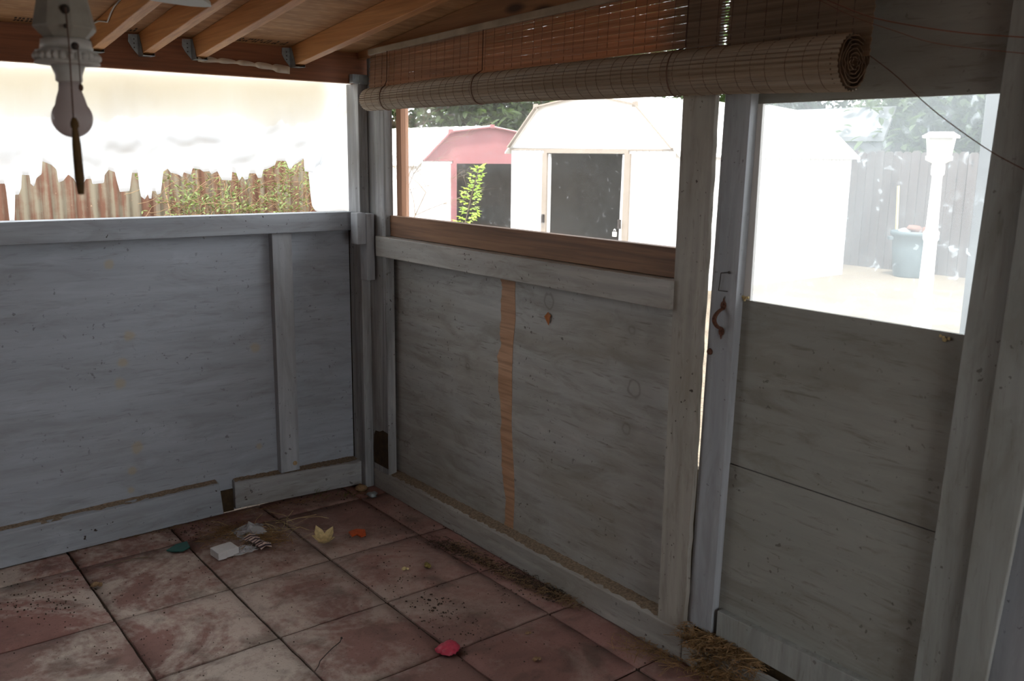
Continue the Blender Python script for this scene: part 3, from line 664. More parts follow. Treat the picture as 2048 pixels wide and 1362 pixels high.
def bot_back(x):
    k = 0
    for a, b in zip(stp, stp[1:]):
        if a[0] <= x < b[0]: k = a[1]+(b[1]-a[1])*min(1, max(0, (x-a[0])/(b[0]-a[0])*4-1.5))
    return min(interp(edge, x)+k, 330+6*math.sin(x*.3)) if x < 640 else 300
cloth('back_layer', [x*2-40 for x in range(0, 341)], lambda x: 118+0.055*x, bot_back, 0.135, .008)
flap_b = [(622, 348), (625, 385), (626, 415), (629, 418), (640, 421), (718, 422)]
lo_t = [(618, 345), (640, 290), (660, 240), (690, 178), (722, 150)]
def flap_top(x): return interp(lo_t, x)
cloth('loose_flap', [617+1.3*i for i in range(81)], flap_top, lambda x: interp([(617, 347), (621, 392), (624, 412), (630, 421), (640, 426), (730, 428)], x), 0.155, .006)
m = MB()                                                     # the curled edge of the flap
cp = [at(x, y, 1, 0.098) for y, x in curve[1:]]
vs = []; wds = [3, 26, 34, 30, 18, 12, 4]
for i, (y, x) in enumerate(curve[1:]):
    a = at(x, y, 1, 0.108); b = at(x+wds[i]*.45, y-wds[i]*.15, 1, 0.112); c = at(x+wds[i], y-wds[i]*.45+4, 1, 0.118)
    vs += [a, b, c]
m.add(vs, [(i*3+j, (i+1)*3+j, (i+1)*3+j+1, i*3+j+1) for i in range(len(curve)-2) for j in range(2)], True)
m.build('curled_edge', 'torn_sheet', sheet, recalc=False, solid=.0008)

# ------------------------------------------------------------------ bamboo blind
blind = thing('bamboo_blind', 'rolled bamboo blind with brown stitching hung across the window and door', 'blind', (-.07, -1.3, 1.75))
BY0, BY1 = -2.505, -0.195
def head(y): return 1.972+0.030*(BY1-y)
m = MB(); m.hexa([(-.075, BY0, head(BY0)), (-.075, BY1, head(BY1)), (-.045, BY1, head(BY1)), (-.045, BY0, head(BY0)), (-.075, BY0, head(BY0)+.028), (-.075, BY1, head(BY1)+.024), (-.045, BY1, head(BY1)+.024), (-.045, BY0, head(BY0)+.028)])
m.build('header_board', 'bamboo_header', blind, bevel=.003)
m = MB(); ns = 30; ZB = 1.800
yw = at(1452, 50, 0, -.062).y
brk = [BY1, -.6, -1.0, -1.4, -1.9, yw+.014, yw-.012, -2.25, BY0]
for k in range(ns):
    t0 = (k+.5)/ns; segs = 8
    for i in range(segs):
        ya, yb = brk[i], brk[i+1]
        za, zb = ZB+(head(ya)-ZB)*t0, ZB+(head(yb)-ZB)*t0
        ha, hb_ = (head(ya)-ZB)/ns, (head(yb)-ZB)/ns
        g0 = 0.60 if i == 5 else ((0.86, 0.93)[k % 2] if k < 9 and i in (3, 4) and k > 2 else 1.04)
        xo = -.062+.0025*math.sin(k*2.1)-.012*(1-t0)
        m.hexa([(xo, yb, zb-hb_*g0/2), (xo, ya, za-ha*g0/2), (xo+.0018, ya, za-ha*g0/2), (xo+.0018, yb, zb-hb_*g0/2), (xo, yb, zb+hb_*g0/2), (xo, ya, za+ha*g0/2), (xo+.0018, ya, za+ha*g0/2), (xo+.0018, yb, zb+hb_*g0/2)])
m.build('slat_sheet', 'bamboo', blind)
# the roll: a cone-like spiral of slats with its open end towards the door
m = MB(); na = 31; nl = 30
def rollr(t): return .046+.018*t
def rollc(t): return Vector((-.100-.006*t, BY1-.045+(BY0+.02-BY1+.045)*t, 1.788-.004*t+.009*math.sin(PI*t)))
vs = []
for i in range(nl+1):
    t = i/nl
    for k in range(na*2):
        a = 2*PI*k/(na*2); rr = rollr(t)*(1 if k % 2 else .925)*(1+.02*math.sin(t*17+a*2))
        vs.append(rollc(t)+Vector((math.cos(a)*rr, 0, math.sin(a)*rr)))
n2 = na*2
m.add(vs, [(i*n2+k, i*n2+(k+1) % n2, (i+1)*n2+(k+1) % n2, (i+1)*n2+k) for i in range(nl) for k in range(n2)]+[tuple(range(n2))])
ro = m.build('roll', 'bamboo_roll', blind)
m = MB(); sp = []; cE = rollc(1)
for k in range(150):
    a = k*.24; r = rollr(1)*(.97-.86*k/150); sp.append(cE+Vector((math.cos(a)*r, 0, math.sin(a)*r)))
vs = []
for i, q in enumerate(sp): vs += [q+Vector((0, .035, 0)), q+Vector((0, -.004+rnd.uniform(-.003, .002), 0))]
m.add(vs, [(2*i, 2*i+1, 2*i+3, 2*i+2) for i in range(len(sp)-1)])
m.build('roll_spiral', 'bamboo_dark', ro, recalc=False, solid=.0022)
m = MB(); vs = [cE+Vector((math.cos(2*PI*k/40)*rollr(1)*.93, .02, math.sin(2*PI*k/40)*rollr(1)*.93)) for k in range(40)]; m.add(vs, [tuple(range(40))]); m.build('roll_hollow_shade', 'bamboo_dark', ro, recalc=False, solid=.003)
st = MB(); y = BY1-.05
while y > BY0:
    t = (BY1-y)/(BY1-BY0)
    st.tube([(-.0725, y, ZB+.04), (-.066, y, head(y))], .0008, 4, False)
    c = rollc(t); r = rollr(t)*1.005
    st.tube([c+Vector((math.cos(a)*r, 0, math.sin(a)*r)) for a in [PI*.55+PI*.1*k for k in range(11)]], .0006, 4, False)
    y -= .052+.01*math.sin(y*40)
st.build('stitching', 'cord_brown', blind)
for yc in (-.36, -1.02, -1.96):
    t = (BY1-yc)/(BY1-BY0); c = rollc(t); r = rollr(t)*1.035
    pts = [Vector((-.078, yc, head(yc)))]+[Vector((-.082, yc, 1.86))]+[c+Vector((math.cos(a)*r, -.015*math.sin(a-PI*.5), math.sin(a)*r)) for a in [PI*.62+PI*.1*k for k in range(12)]]
    m = MB(); m.tube(pts, .0018, 6); m.build('pull_cord', 'cord_brown', blind)

# ------------------------------------------------------------------ ceiling fan with light kit, close to the camera
def cm(x, y, d): return CAM+(RR*((x-1024)/FPX)-UU*((y-681)/FPX)+FF)*d
FC = cm(135, 120, 1.41); FC.z = 0
fan = thing('ceiling_fan', 'dusty white ceiling fan with a bare bulb and pull chains at the upper left', 'ceiling fan', (FC.x, FC.y, roofz(FC.y)-.002))
zz = cm(135, 0, 1.41).z
def zpx(y): return cm(135, y, 1.41).z
m = MB(); m.lathe((FC.x, FC.y, 0), [(roofz(FC.y)-.06, .03), (roofz(FC.y)-.02, .065), (roofz(FC.y)-.006, .07)], 28); m.build('canopy', 'fan_plastic', fan)
m = MB(); m.lathe((FC.x, FC.y, 0), [(1.98, .014), (roofz(FC.y)-.03, .014)], 14); m.build('downrod', 'fan_plastic', fan)
m = MB(); m.lathe((FC.x, FC.y, 0), [(1.868, .040), (1.872, .095), (1.90, .11), (1.95, .11), (1.985, .07), (1.99, .02)], 36); m.build('motor_housing', 'fan_plastic', fan)
# octagonal switch housing, flared down then cut in
m = MB(); m.lathe((FC.x, FC.y, 0), [(zpx(80), .031), (zpx(60), .0455), (zpx(57), .0460), (zpx(0), .036), (1.868, .034)], 8, smooth=False); m.build('switch_housing', 'fan_plastic', fan)
m = MB()
for k in range(3):
    a = -2.3+k*.5
m.lathe((FC.x, FC.y, 0), [(zpx(103), .035), (zpx(101), .038), (zpx(82), .036), (zpx(79), .030)], 32); col_ = m.build('light_fitter', 'dull_white', fan)
m = MB(); m.lathe((FC.x, FC.y, 0), [(zpx(131), .030), (zpx(129), .047), (zpx(126), .047), (zpx(122), .043), (zpx(108), .043), (zpx(104), .045), (zpx(101), .035)], 40)
m.build('beaded_collar', 'dull_white', fan)
bd = MB()
for k in range(26):
    a = 2*PI*k/26; bd.ball((FC.x+.0435*math.cos(a), FC.y+.0435*math.sin(a), zpx(115)), .0058, 8, (1, 1, 1.15))
bd.build('bead', 'dull_white', col_)
m = MB(); m.lathe((FC.x, FC.y, 0), [(zpx(164), .0175), (zpx(161), .0195), (zpx(150), .0195), (zpx(128), .026)], 24); m.build('bulb_socket', 'dull_white', fan)
bz = zpx(235); pr = []
for k in range(13): t = PI*k/12*.72; pr.append((bz-.0300*math.cos(t), .0300*math.sin(t)+1e-4))
pr += [(zpx(195), .0205), (zpx(180), .0165), (zpx(163), .0155)]
m = MB(); m.lathe((FC.x, FC.y, 0), pr, 32); m.build('light_bulb', 'frosted_bulb', fan)
def chain(pts, r, mat, name, tassel=None):
    m = MB(); m.tube(pts, r, 6); c_ = m.build(name, mat, fan)
    if tassel: tassel(c_)
p0, p1, p2 = cm(131, 15, 1.335), cm(138, 90, 1.33), cm(147, 240, 1.30)
def tas(par):
    m = MB(); a, b = cm(148, 236, 1.30), cm(162, 388, 1.30)
    m.tube([a, a.lerp(b, .06), a.lerp(b, .11), a.lerp(b, .14), a.lerp(b, .35), a.lerp(b, .8), b], [.003, .0058, .006, .0042, .0062, .0068, .0045], 10); m.build('tassel', 'tassel_brown', par)
chain([p0, p1, p2], .0011, 'cord_brown', 'pull_cord', tas)
q0, q1 = cm(155, 88, 1.35), cm(162, 175, 1.35)
m = MB()
for k in range(22): m.ball(q0.lerp(q1, k/21), .0013, 6)
m.ball(q1, .0035, 8, (1, 1, 1.6)); m.build('bead_chain', 'cord_brown', fan)
for kx, ky, kd, kr in ((150, 92, 1.352, .006), (130, 18, 1.36, .007), (131, 52, 1.355, .0035)):
    m = MB(); m.ball(cm(kx, ky, kd), kr, 10); m.build('screw_knob', 'dark_wire', fan)
dirv = (cm(360, 15, 2.07)-Vector((FC.x, FC.y, 1.9))); dirv.z = 0; L_ = dirv.length; a0 = math.atan2(dirv.y, dirv.x)
for k in range(5):
    a = a0+2*PI*k/5; d = Vector((math.cos(a), math.sin(a), 0)); r = Vector((-d.y, d.x, 0)); c = Vector((FC.x, FC.y, 1.893))
    pts = []; wd = [(.12, .045), (.17, .055), (.40, .075), (L_-.08, .085), (L_-.04, .078), (L_-.015, .058), (L_, .025)]
    up_ = [c+d*u+r*v_+Vector((0, 0, v_*.10)) for u, v_ in wd]+[c+d*u-r*v_-Vector((0, 0, v_*.10)) for u, v_ in reversed(wd)]
    m = MB(); m.prism(up_, (0, 0, .007)); b_ = m.build('blade', 'fan_blade_white', fan)
    m = MB(); m.beam(c+d*.07+Vector((0, 0, .01)), c+d*.19+Vector((0, 0, .009)), .03, .004); m.build('blade_bracket', 'fan_plastic', b_)
# white cable stapled along the joist behind the lamp
m = MB(); cb = [cm(238, 0, 3.1), cm(228, 12, 3.1), cm(222, 25, 3.15), cm(215, 45, 3.2), cm(205, 44, 3.2), cm(196, 42, 3.2), cm(182, 48, 3.25), cm(178, 55, 3.25)]
for q in cb: q.x = -1.139-.004
cb = [at(x, y, 0, -1.1395) for x, y in ((240, 0), (229, 12), (222, 25), (215, 44), (207, 43), (197, 42), (184, 48))]
m.tube(cb, .003, 6); tag(m.build('white_cable', 'dull_white', None, cb[3]), 'thin white cable stapled to the joist beside the fan', 'cable')

# ------------------------------------------------------------------ strings sagging across the upper right
def string(pts, r, mat, lab):
    m = MB(); P_ = []
    V = [at(x, y, 0, xx) for x, y, xx in pts]
    for i in range(len(V)-1):
        p0_ = V[max(i-1, 0)]; p1_, p2_ = V[i], V[i+1]; p3_ = V[min(i+2, len(V)-1)]
        for k in range(6):
            t = k/6; P_.append(.5*((2*p1_)+(p2_-p0_)*t+(2*p0_-5*p1_+4*p2_-p3_)*t*t+(3*p1_-p0_-3*p2_+p3_)*t**3))
    P_.append(V[-1]); m.tube(P_, r, 5); tag(m.build('string', mat, None, V[0]), lab, 'string', 'strings across the door')
string([(1640, -6, -.12), (1735, 32, -.12), (1830, 52, -.12), (1930, 66, -.12), (2070, 76, -.12)], .0013, 'string_rust', 'thin rust-red string sagging high above the door, topmost of the three')
string([(1600, -20, -.13), (1700, 30, -.13), (1790, 62, -.13), (1880, 88, -.13), (2070, 109, -.13)], .0008, 'string_rust', 'faint thin string just below the topmost red one')
string([(1738, 110, -.06), (1790, 150, -.06), (1850, 206, -.06), (1905, 250, -.06), (1985, 305, -.06), (2070, 350, -.06)], .0012, 'cord_brown', 'dark thin string crossing the corner of the door window')

# ------------------------------------------------------------------ litter on the floor
def crumple(name, px, py, s, mat, lab, cat, h=.6, seed=1, n=9, z=0.004):
    r_ = random.Random(seed); c = fl(px, py, z); m = MB(); vs = []
    for j in range(n):
        for i in range(n):
            u, v_ = i/(n-1)-.5, j/(n-1)-.5
            vs.append(c+Vector((u*s[0]+r_.uniform(-1, 1)*s[0]*.08, v_*s[1]+r_.uniform(-1, 1)*s[1]*.08, abs(r_.uniform(0, 1))*s[0]*h*(1-abs(u*1.6))*(1-abs(v_*1.6))+.001)))
    m.add(vs, [(j*n+i, j*n+i+1, (j+1)*n+i+1, (j+1)*n+i) for j in range(n-1) for i in range(n-1)], mat not in ('clear_wrap', 'dry_leaf'))
    return tag(m.build(name, mat, None, c, solid=.0008, recalc=False), lab, cat)
# white block, split at its edges
wc = fl(449, 1110); m = MB()
def rotz(p_, a): return Vector((p_[0]*math.cos(a)-p_[1]*math.sin(a), p_[0]*math.sin(a)+p_[1]*math.cos(a), p_[2]))
pts = [(-.044, -.038), (-.010, -.040), (-.008, -.036), (.044, -.036), (.046, .034), (.012, .038), (-.042, .036)]
m.prism([wc+rotz((a, b, .002), .12) for a, b in pts], (0, 0, .030))
tag(m.build('foam_block', 'white_foam', None, wc, bevel=.002), 'small white foam block on the pavers near the left wall', 'foam block')
crumple('plastic_wrap', 500, 1065, (.13, .12), 'clear_wrap', 'crumpled clear plastic wrap behind the white foam block', 'plastic wrap', .5, 3, 10)
crumple('plastic_wrap', 488, 1100, (.09, .07), 'clear_wrap', 'flat piece of clear plastic wrap right beside the white foam block', 'plastic wrap', .25, 8, 8)
m = MB(); c = fl(515, 1092, .004); vs = []
for i in range(12):
    t = i/11; wv = .022+.006*math.sin(t*9); q = c+Vector((.015-.02*t, -.055+.12*t, .006+.014*abs(math.sin(t*11))))
    vs += [q+Vector((-wv, 0, 0)), q+Vector((0, .004, .010)), q+Vector((wv, 0, 0))]
m.add(vs, [(3*i+j, 3*i+j+1, 3*i+j+4, 3*i+j+3) for i in range(11) for j in range(2)])
tag(m.build('candy_wrapper', 'striped_wrapper', None, c, solid=.0008, recalc=False), 'torn dark and pale striped wrapper lying in the dry straw', 'wrapper')
m = MB(); c = fl(648, 1088, .003)
for (a, b, L1, W1, el) in ((0.3, .0, .075, .05, .7), (1.6, .1, .085, .045, .55), (2.7, .0, .06, .055, .5), (4.2, .0, .055, .05, .35), (5.3, .1, .06, .05, .4)):
    d = Vector((math.cos(a), math.sin(a), el)); m.leaf(c+Vector((0, 0, .004)), d, (0, 0, 1), L1, W1, -.2)
tag(m.build('dry_husk', 'dry_leaf', None, c, solid=.001, recalc=False), 'curled pale yellow dry leaf husk in the middle of the floor', 'dry leaf')
def shard(name, pxs, mat, th, lab, cat, z=.003):
    m = MB(); P_ = [fl(x, y, z) for x, y in pxs]; m.prism(P_, (0, 0, th)); c = base_of(m)
    return tag(m.build(name, mat, None, c, bevel=0), lab, cat)
shard('orange_scrap', [(697, 1066), (712, 1060), (730, 1061), (732, 1072), (722, 1075), (714, 1070), (704, 1074)], 'orange_plastic', .006, 'small orange plastic scrap beyond the dry leaf husk', 'plastic scrap')
shard('teal_shard', [(333, 1102), (352, 1090), (374, 1084), (380, 1095), (366, 1103), (345, 1104)], 'teal_shard', .004, 'dark teal leaf-shaped scrap left of the foam block', 'scrap', .006)
m = MB(); c = fl(895, 1303, .002)
n = 7
for a0_, s_, hh in ((0.4, 1, .028), (2.2, .9, .022), (4.4, .8, .018)):
    vs = []
    for j in range(n):
        for i in range(n):
            u, v_ = i/(n-1)*2-1, j/(n-1)*2-1
            rr = math.sqrt(max(0, 1-v_*v_*.85)); q = Vector((u*.036*rr*s_+.010*math.cos(a0_), v_*.030*s_+.010*math.sin(a0_), .004+hh*(1-u*u*.8)*(1-v_*v_*.9)+.002*math.sin(i*2+j*1.7)))
            vs.append(c+q)
    m.add(vs, [(j*n+i, j*n+i+1, (j+1)*n+i+1, (j+1)*n+i) for j in range(n-1) for i in range(n-1)], True)
tag(m.build('pink_petal', 'pink_petal', None, c, solid=.0012, recalc=False), 'crumpled deep pink petal on a paver joint at the front', 'petal')
for px, py, r, lab in ((850, 1135, .016, 'olive yellow seed pod cluster near the window wall'),):
    r_ = random.Random(int(px)); m = MB(); c = fl(px, py, .003)
    for k in range(6): m.ball(c+Vector((r_.uniform(-r, r), r_.uniform(-r, r), r*.55)), r*.55, 8, (1, 1, .9), .15, r_)
    tag(m.build('seed_pod', 'olive_pod', None, c), lab, 'seed pod')
for px, py, mat, lab, sc in ((808, 1140, 'pale_straw', 'small pale curled seed left of the olive seed pods', 1), (1071, 1321, 'crumb', 'small brown seed on the front right paver', 1.0), (1055, 1268, 'crumb', 'tiny pale brown seed crumb behind the front right seed', .7), (190, 1173, 'crumb', 'small brown dry leaf crumb on the long joint at left', 1.4)):
    m = MB(); c = fl(px, py, .003); r_ = random.Random(px)
    m.ball(c+Vector((0, 0, .006*sc)), .009*sc, 8, (1.4, .8, .7), .25, r_); m.ball(c+Vector((.012*sc, -.006*sc, .005*sc)), .006*sc, 7, (1, 1.2, .8), .25, r_)
    tag(m.build('seed', mat, None, c), lab, 'seed')
m = MB(); tw = [fl(x, y, .005) for x, y in ((683, 1276), (680, 1284), (665, 1296), (655, 1306), (640, 1322), (637, 1332), (628, 1345))]; m.tube(tw, .0016, 5); m.ball(tw[0], .004, 7)
tag(m.build('twig', 'dark_wire', None, tw[3]), 'thin bent black twig lying on a front paver', 'twig')
m = MB(); tw = [fl(x, y, .006) for x, y in ((205, 1133), (240, 1124), (270, 1117), (297, 1114))]; m.tube(tw, .002, 5)
tag(m.build('twig', 'bark', None, tw[1]), 'straight brown twig on the pavers near the left baseboard', 'twig')
# straw drifts and scattered crumbs: too many to count
def drift(name, pts, n, spread, L_, mat, lab, cat, seed, lift=.012, z=.003, rad=.0011):
    r_ = random.Random(seed); m = MB()
    for k in range(n):
        a = pts[r_.randrange(len(pts)-1)]; i = r_.randrange(len(pts)-1); a, b = pts[i], pts[i+1]; t = r_.random()
        c = Vector(a).lerp(Vector(b), t)+Vector((r_.gauss(0, spread), r_.gauss(0, spread), 0)); c.z = z+r_.random()*lift
        th = r_.uniform(0, PI); l = r_.uniform(.4, 1)*L_; d = Vector((math.cos(th), math.sin(th), r_.uniform(-.15, .25)))*l/2
        q = Vector((r_.uniform(-1, 1), r_.uniform(-1, 1), r_.uniform(0, .8)))*l*.15
        p1_ = c-d; p1_.z = max(p1_.z, z); p3_ = c+d; p3_.z = max(p3_.z, z)
        m.tube([p1_, c+q, p3_], rad*r_.uniform(.5, 1.2), 3, False)
    return tag(m.build(name, mat, None, Vector(pts[0])), lab, cat, kind='stuff')
drift('straw_litter', [fl(420, 1075), fl(470, 1062), fl(520, 1075), fl(560, 1085)], 420, .040, .07, 'straw', 'dry straw heaped around the wrapper near the left wall', 'straw', 5)
drift('straw_stems', [fl(500, 1060), fl(560, 1060), fl(600, 1040)], 22, .06, .16, 'pale_straw', 'long pale straw stems beside the wrapper', 'straw', 6)
drift('baseboard_litter', [fl(0, 1132), fl(150, 1098), fl(300, 1068), fl(450, 1036), fl(600, 1004), fl(740, 985)], 420, .012, .025, 'crumb', 'brown leaf crumbs along the foot of the left baseboards', 'leaf litter', 7, .006)
drift('threshold_straw', [Vector((-.012, -2.01, .1)), Vector((0.0, -2.08, .1)), Vector((0.012, -2.16, .09)), Vector((.012, -2.26, .08))], 700, .016, .075, 'straw', 'matted brown straw spilling over the sill under the door', 'straw', 8, .055, .085)
drift('threshold_straw', [Vector((-.02, -2.06, .05)), Vector((-.02, -2.17, .05)), Vector((-.03, -2.3, .03))], 500, .014, .08, 'straw', 'brown straw hanging down the face of the sill at the door', 'straw', 18, .07, .012)
drift('wall_litter', [fl(870, 1085), fl(930, 1110), fl(1020, 1150), fl(1085, 1180), fl(1130, 1200)], 900, .022, .03, 'soil', 'dark leaf and straw litter along the foot of the window wall', 'leaf litter', 9, .015)
drift('wall_litter', [fl(900, 1090), fl(960, 1125), fl(1040, 1168), fl(1120, 1200), fl(1150, 1215)], 500, .020, .035, 'crumb', 'brown straw bits mixed in the litter by the window wall', 'leaf litter', 10, .018)
drift('wall_litter', [fl(1250, 1290), fl(1320, 1310), fl(1390, 1345)], 140, .03, .09, 'straw', 'long straw bits on the floor near the door post', 'leaf litter', 12, .012)
for pts_, lab in (([(540, 1025), (560, 1008), (600, 1000)], 'a'),): pass
r_ = random.Random(21); m = MB()
def crumbs(px, py, sx, sy, n, r0):
    for _ in range(n):
        c = fl(px+r_.gauss(0, sx), py+r_.gauss(0, sy), .002); rr = r0*r_.uniform(.4, 1.3)
        m.ball(c, rr, 5, (1, 1.3, .6), .2, r_)
for a in ((900, 1240, 40, 22, 90, .0025), (800, 1175, 50, 20, 60, .0025), (120, 1190, 90, 30, 140, .0025), (400, 1060, 70, 14, 160, .0028), (640, 1000, 90, 12, 120, .003), (800, 1060, 60, 30, 120, .0025),
          (1000, 1290, 120, 25, 60, .002), (560, 1130, 120, 40, 120, .002), (60, 1210, 60, 15, 70, .003), (300, 1300, 150, 40, 90, .0022), (870, 1210, 22, 15, 40, .004), (1080, 1180, 60, 20, 120, .003)): crumbs(*a)
tag(m.build('dirt_crumbs', 'soil', None, fl(900, 1240)), 'dark dirt crumbs scattered over the pavers', 'dirt', kind='stuff')
m = MB(); c = fl(745, 992, .002)
m.ball(c+Vector((0, 0, .008)), .024, 10, (1.2, .9, .5), .3, r_); tag(m.build('stone', 'galvanised', None, c), 'small grey stone in the corner beside the post', 'stone')
m = MB(); c = fl(722, 980, .002); m.ball(c+Vector((0, 0, .010)), .026, 9, (1.3, .9, .6), .3, r_); tag(m.build('stone', 'crumb', None, c), 'reddish brown clod in the corner behind the grey stone', 'stone')
r_ = random.Random(31); m = MB()
for k in range(26):
    c = fl(r_.uniform(520, 700), 0, 0) if False else fl(r_.choice((535, 640, 660, 700))+r_.uniform(-14, 14), r_.uniform(985, 1004), 0)
    m.leaf(c, (r_.uniform(-.5, .5), -.3, 1.0), (0, 1, .2), r_.uniform(.03, .09), .003, .5)
tag(m.build('grass_tuft', 'grass_blades', None, fl(640, 995)), 'sparse green grass blades at the foot of the right baseboard piece', 'grass', kind='stuff')
m = MB()
for q in (1489, 597), (1888, 676): 
    c = at(q[0], q[1], 0, .046)
    for k in range(7): m.ball(c+Vector((0, r_.uniform(-.012, .012), r_.uniform(-.006, .006))), .004, 6, (1, 1, 1), .3, r_)
tag(m.build('egg_sac_crumbs', 'pale_straw', None, at(1489, 597, 0, .046)), 'pale insect crumbs on the lower edge of the door window', 'debris', kind='stuff')

# ------------------------------------------------------------------ rest of the enclosure (behind and beside the camera)
m = MB(); m.box((X0-.05, -5.2, 0), (X0, 0.06, 2.6)); o = m.build('wall_outer', 'painted_board_y'); struct(o)
m = MB(); m.box((X0, -5.25, 0), (-1.6, -5.2, 2.6)); m.box((-0.42, -5.25, 0), (0.06, -5.2, 2.6)); m.box((-1.6, -5.25, 2.1), (-0.42, -5.2, 2.6)); o = m.build('wall_back', 'house_wall'); struct(o)  # unseen wall; its opening is placed and sized to light the left wall
# ================================================================== OUTSIDE
# ------------------------------------------------------------------ white shed
GZ = -0.10
def gambrel(name, label, P0, u, v, W, Dp, ze, prof, door, wall, gable, trim, roofm, inner, brace=None):
    """P0 base corner of the front, u along the front, v into the shed; prof: (fraction, height) of the gable outline; door: (u0, u1, top)"""
    P0 = Vector(P0); u = Vector(u).normalized(); v = Vector(v).normalized(); Z = Vector((0, 0, 1))
    root = thing(name, label, 'shed', P0+u*W/2+v*Dp/2)
    X = lambda a, b, z: P0+u*a+v*b+Z*(z-P0.z)
    ztop = door[2]; th = .02
    def quad(m, a, b, c, d, t):
        m.prism([a, b, c, d], t)
    m = MB()
    def ribs(m_, a0_, a1_, b, z0_, z1_, side):       # ribbed wall strip on the front (side=0) or flank (side=1)
        n = max(1, int(abs(a1_-a0_)/.10)); 
        for i in range(n):
            a = a0_+(a1_-a0_)*(i+.5)/n
            if side == 0: m_.prism([X(a-.015, b, z0_), X(a+.015, b, z0_), X(a+.015, b, z1_), X(a-.015, b, z1_)], v*-.010)
            else: m_.prism([X(b, a-.015, z0_), X(b, a+.015, z0_), X(b, a+.015, z1_), X(b, a-.015, z1_)], u*(-.010 if b < W/2 else .010))
    quad(m, X(0, 0, GZ), X(door[0], 0, GZ), X(door[0], 0, ze), X(0, 0, ze), v*th); ribs(m, 0.06, door[0], 0, GZ, ze, 0); m.build('front_wall', wall, root); m = MB(); quad(m, X(door[1], 0, GZ), X(W, 0, GZ), X(W, 0, ze), X(door[1], 0, ze), v*th)
    ribs(m, door[1], W-.06, 0, GZ, ze, 0)
    m.build('front_wall', wall, root)
    for b in (0, W):
        m = MB(); t_ = u*(th if b == 0 else -th)
        quad(m, X(b, th+.001, GZ), X(b, Dp, GZ), X(b, Dp, ze-.03), X(b, th+.001, ze-.03), t_); ribs(m, .1, Dp-.05, b, GZ, ze-.03, 1); m.build('side_wall', wall, root)
    m = MB(); quad(m, X(.03, Dp-.03, GZ), X(W-.03, Dp-.03, GZ), X(W-.03, Dp-.03, ze), X(.03, Dp-.03, ze), v*.02)
    for i in range(18): a = .08+i*(W-.16)/17; m.prism([X(a, Dp-.031, GZ), X(a+.02, Dp-.031, GZ), X(a+.02, Dp-.031, ze), X(a, Dp-.031, ze)], v*-.012)
    m.build('back_wall', inner, root)
    m = MB(); m.prism([X(.04, Dp-.09, GZ+.72), X(W-.04, Dp-.09, GZ+.72), X(W-.04, Dp-.09, GZ+.80), X(.04, Dp-.09, GZ+.80)], v*.04); m.build('inner_brace', 'brace_dark', root)
    m = MB()
    for b in (.025, W-.025): quad(m, X(b, .05, GZ), X(b, Dp-.04, GZ), X(b, Dp-.04, ze-.05), X(b, .05, ze-.05), u*(.004 if b < 1 else -.004))
    m.prism([X(.03, .05, GZ+.01), X(W-.03, .05, GZ+.01), X(W-.03, Dp-.04, GZ+.01), X(.03, Dp-.04, GZ+.01)], Z*.01); m.build('inner_lining', inner, root)
    m = MB(); m.prism([X(f_*W, 0, z) for f_, z in prof]+[], v*th); m.build('gable', gable, root)
    m = MB(); ov = .05
    pp = [(f_*W, z) for f_, z in prof]
    for i in range(len(pp)-1):
        (a, za), (b, zb) = pp[i], pp[i+1]
        m.prism([X(a, -ov, za), X(b, -ov, zb), X(b, Dp+ov, zb), X(a, Dp+ov, za)], Z*.022)
    if True:
        for (a, za, sgn) in ((pp[0][0], pp[0][1], -1), (pp[-1][0], pp[-1][1], 1)):
            m.prism([X(a, -ov, za), X(a+sgn*.10, -ov, za-.085), X(a+sgn*.10, Dp+ov, za-.085), X(a, Dp+ov, za)], Z*.022)
    for i in range(len(pp)-1):
        (a, za), (b, zb) = pp[i], pp[i+1]; n = int(Dp/.30)
        for k in range(n+1):
            y = k*Dp/n
            m.prism([X(a, y-.012, za+.022), X(b, y-.012, zb+.022), X(b, y+.012, zb+.022), X(a, y+.012, za+.022)], Z*.012)
    m.build('roof', roofm, root)
    m = MB()                                                       # edge trim round the gable and over the door
    for i in range(len(pp)-1):
        (a, za), (b, zb) = pp[i], pp[i+1]; m.beam(X(a, -ov-.012, za+.008), X(b, -ov-.012, zb+.008), .02, .05, v)
    for (a, za) in pp[1:-1]: m.prism([X(a-.05, -ov-.03, za-.02), X(a+.05, -ov-.03, za-.02), X(a+.04, -ov-.03, za+.045), X(a-.04, -ov-.03, za+.045)], v*.02)
    m.beam(X(0, -.012, ze), X(W, -.012, ze), .02, .022, v)
    m.build('roof_trim', trim, root)
    m = MB(); m.prism([X(door[0]-.07, -.03, ztop), X(door[1]+.07, -.03, ztop), X(door[1]+.07, -.03, ztop+.055), X(door[0]-.07, -.03, ztop+.055)], v*.028)
    for a in (door[0]-.10, door[1]): m.prism([X(a, -.03, GZ), X(a+.10, -.03, GZ), X(a+.10, -.03, ztop), X(a, -.03, ztop)], v*.028)
    m.build('door_frame', trim, root)
    return root, X, v
xf = 6.339; H0 = 1.66
prof = [(0, 1.68), (.195, 2.235), (.53, 2.36), (.80, 2.20), (1.0, 1.665)]
root, X, v_ = gambrel('garden_shed', 'white metal shed with gambrel roof and open dark doorway behind the window', (xf, 7.0, GZ), (0, -1, 0), (1, 0, 0), 3.19, 3.78, H0, prof,
        (0.835, 2.355, 1.61), 'shed_white', 'shed_white', 'shed_trim', 'shed_roof', 'shed_inner')
m = MB(); m.prism([X(.84, -.004, GZ), X(.885, -.004, GZ), X(.885, -.004, 1.60), X(.84, -.004, 1.60)], v_*.02); m.build('sliding_door_edge', 'shed_white', root)
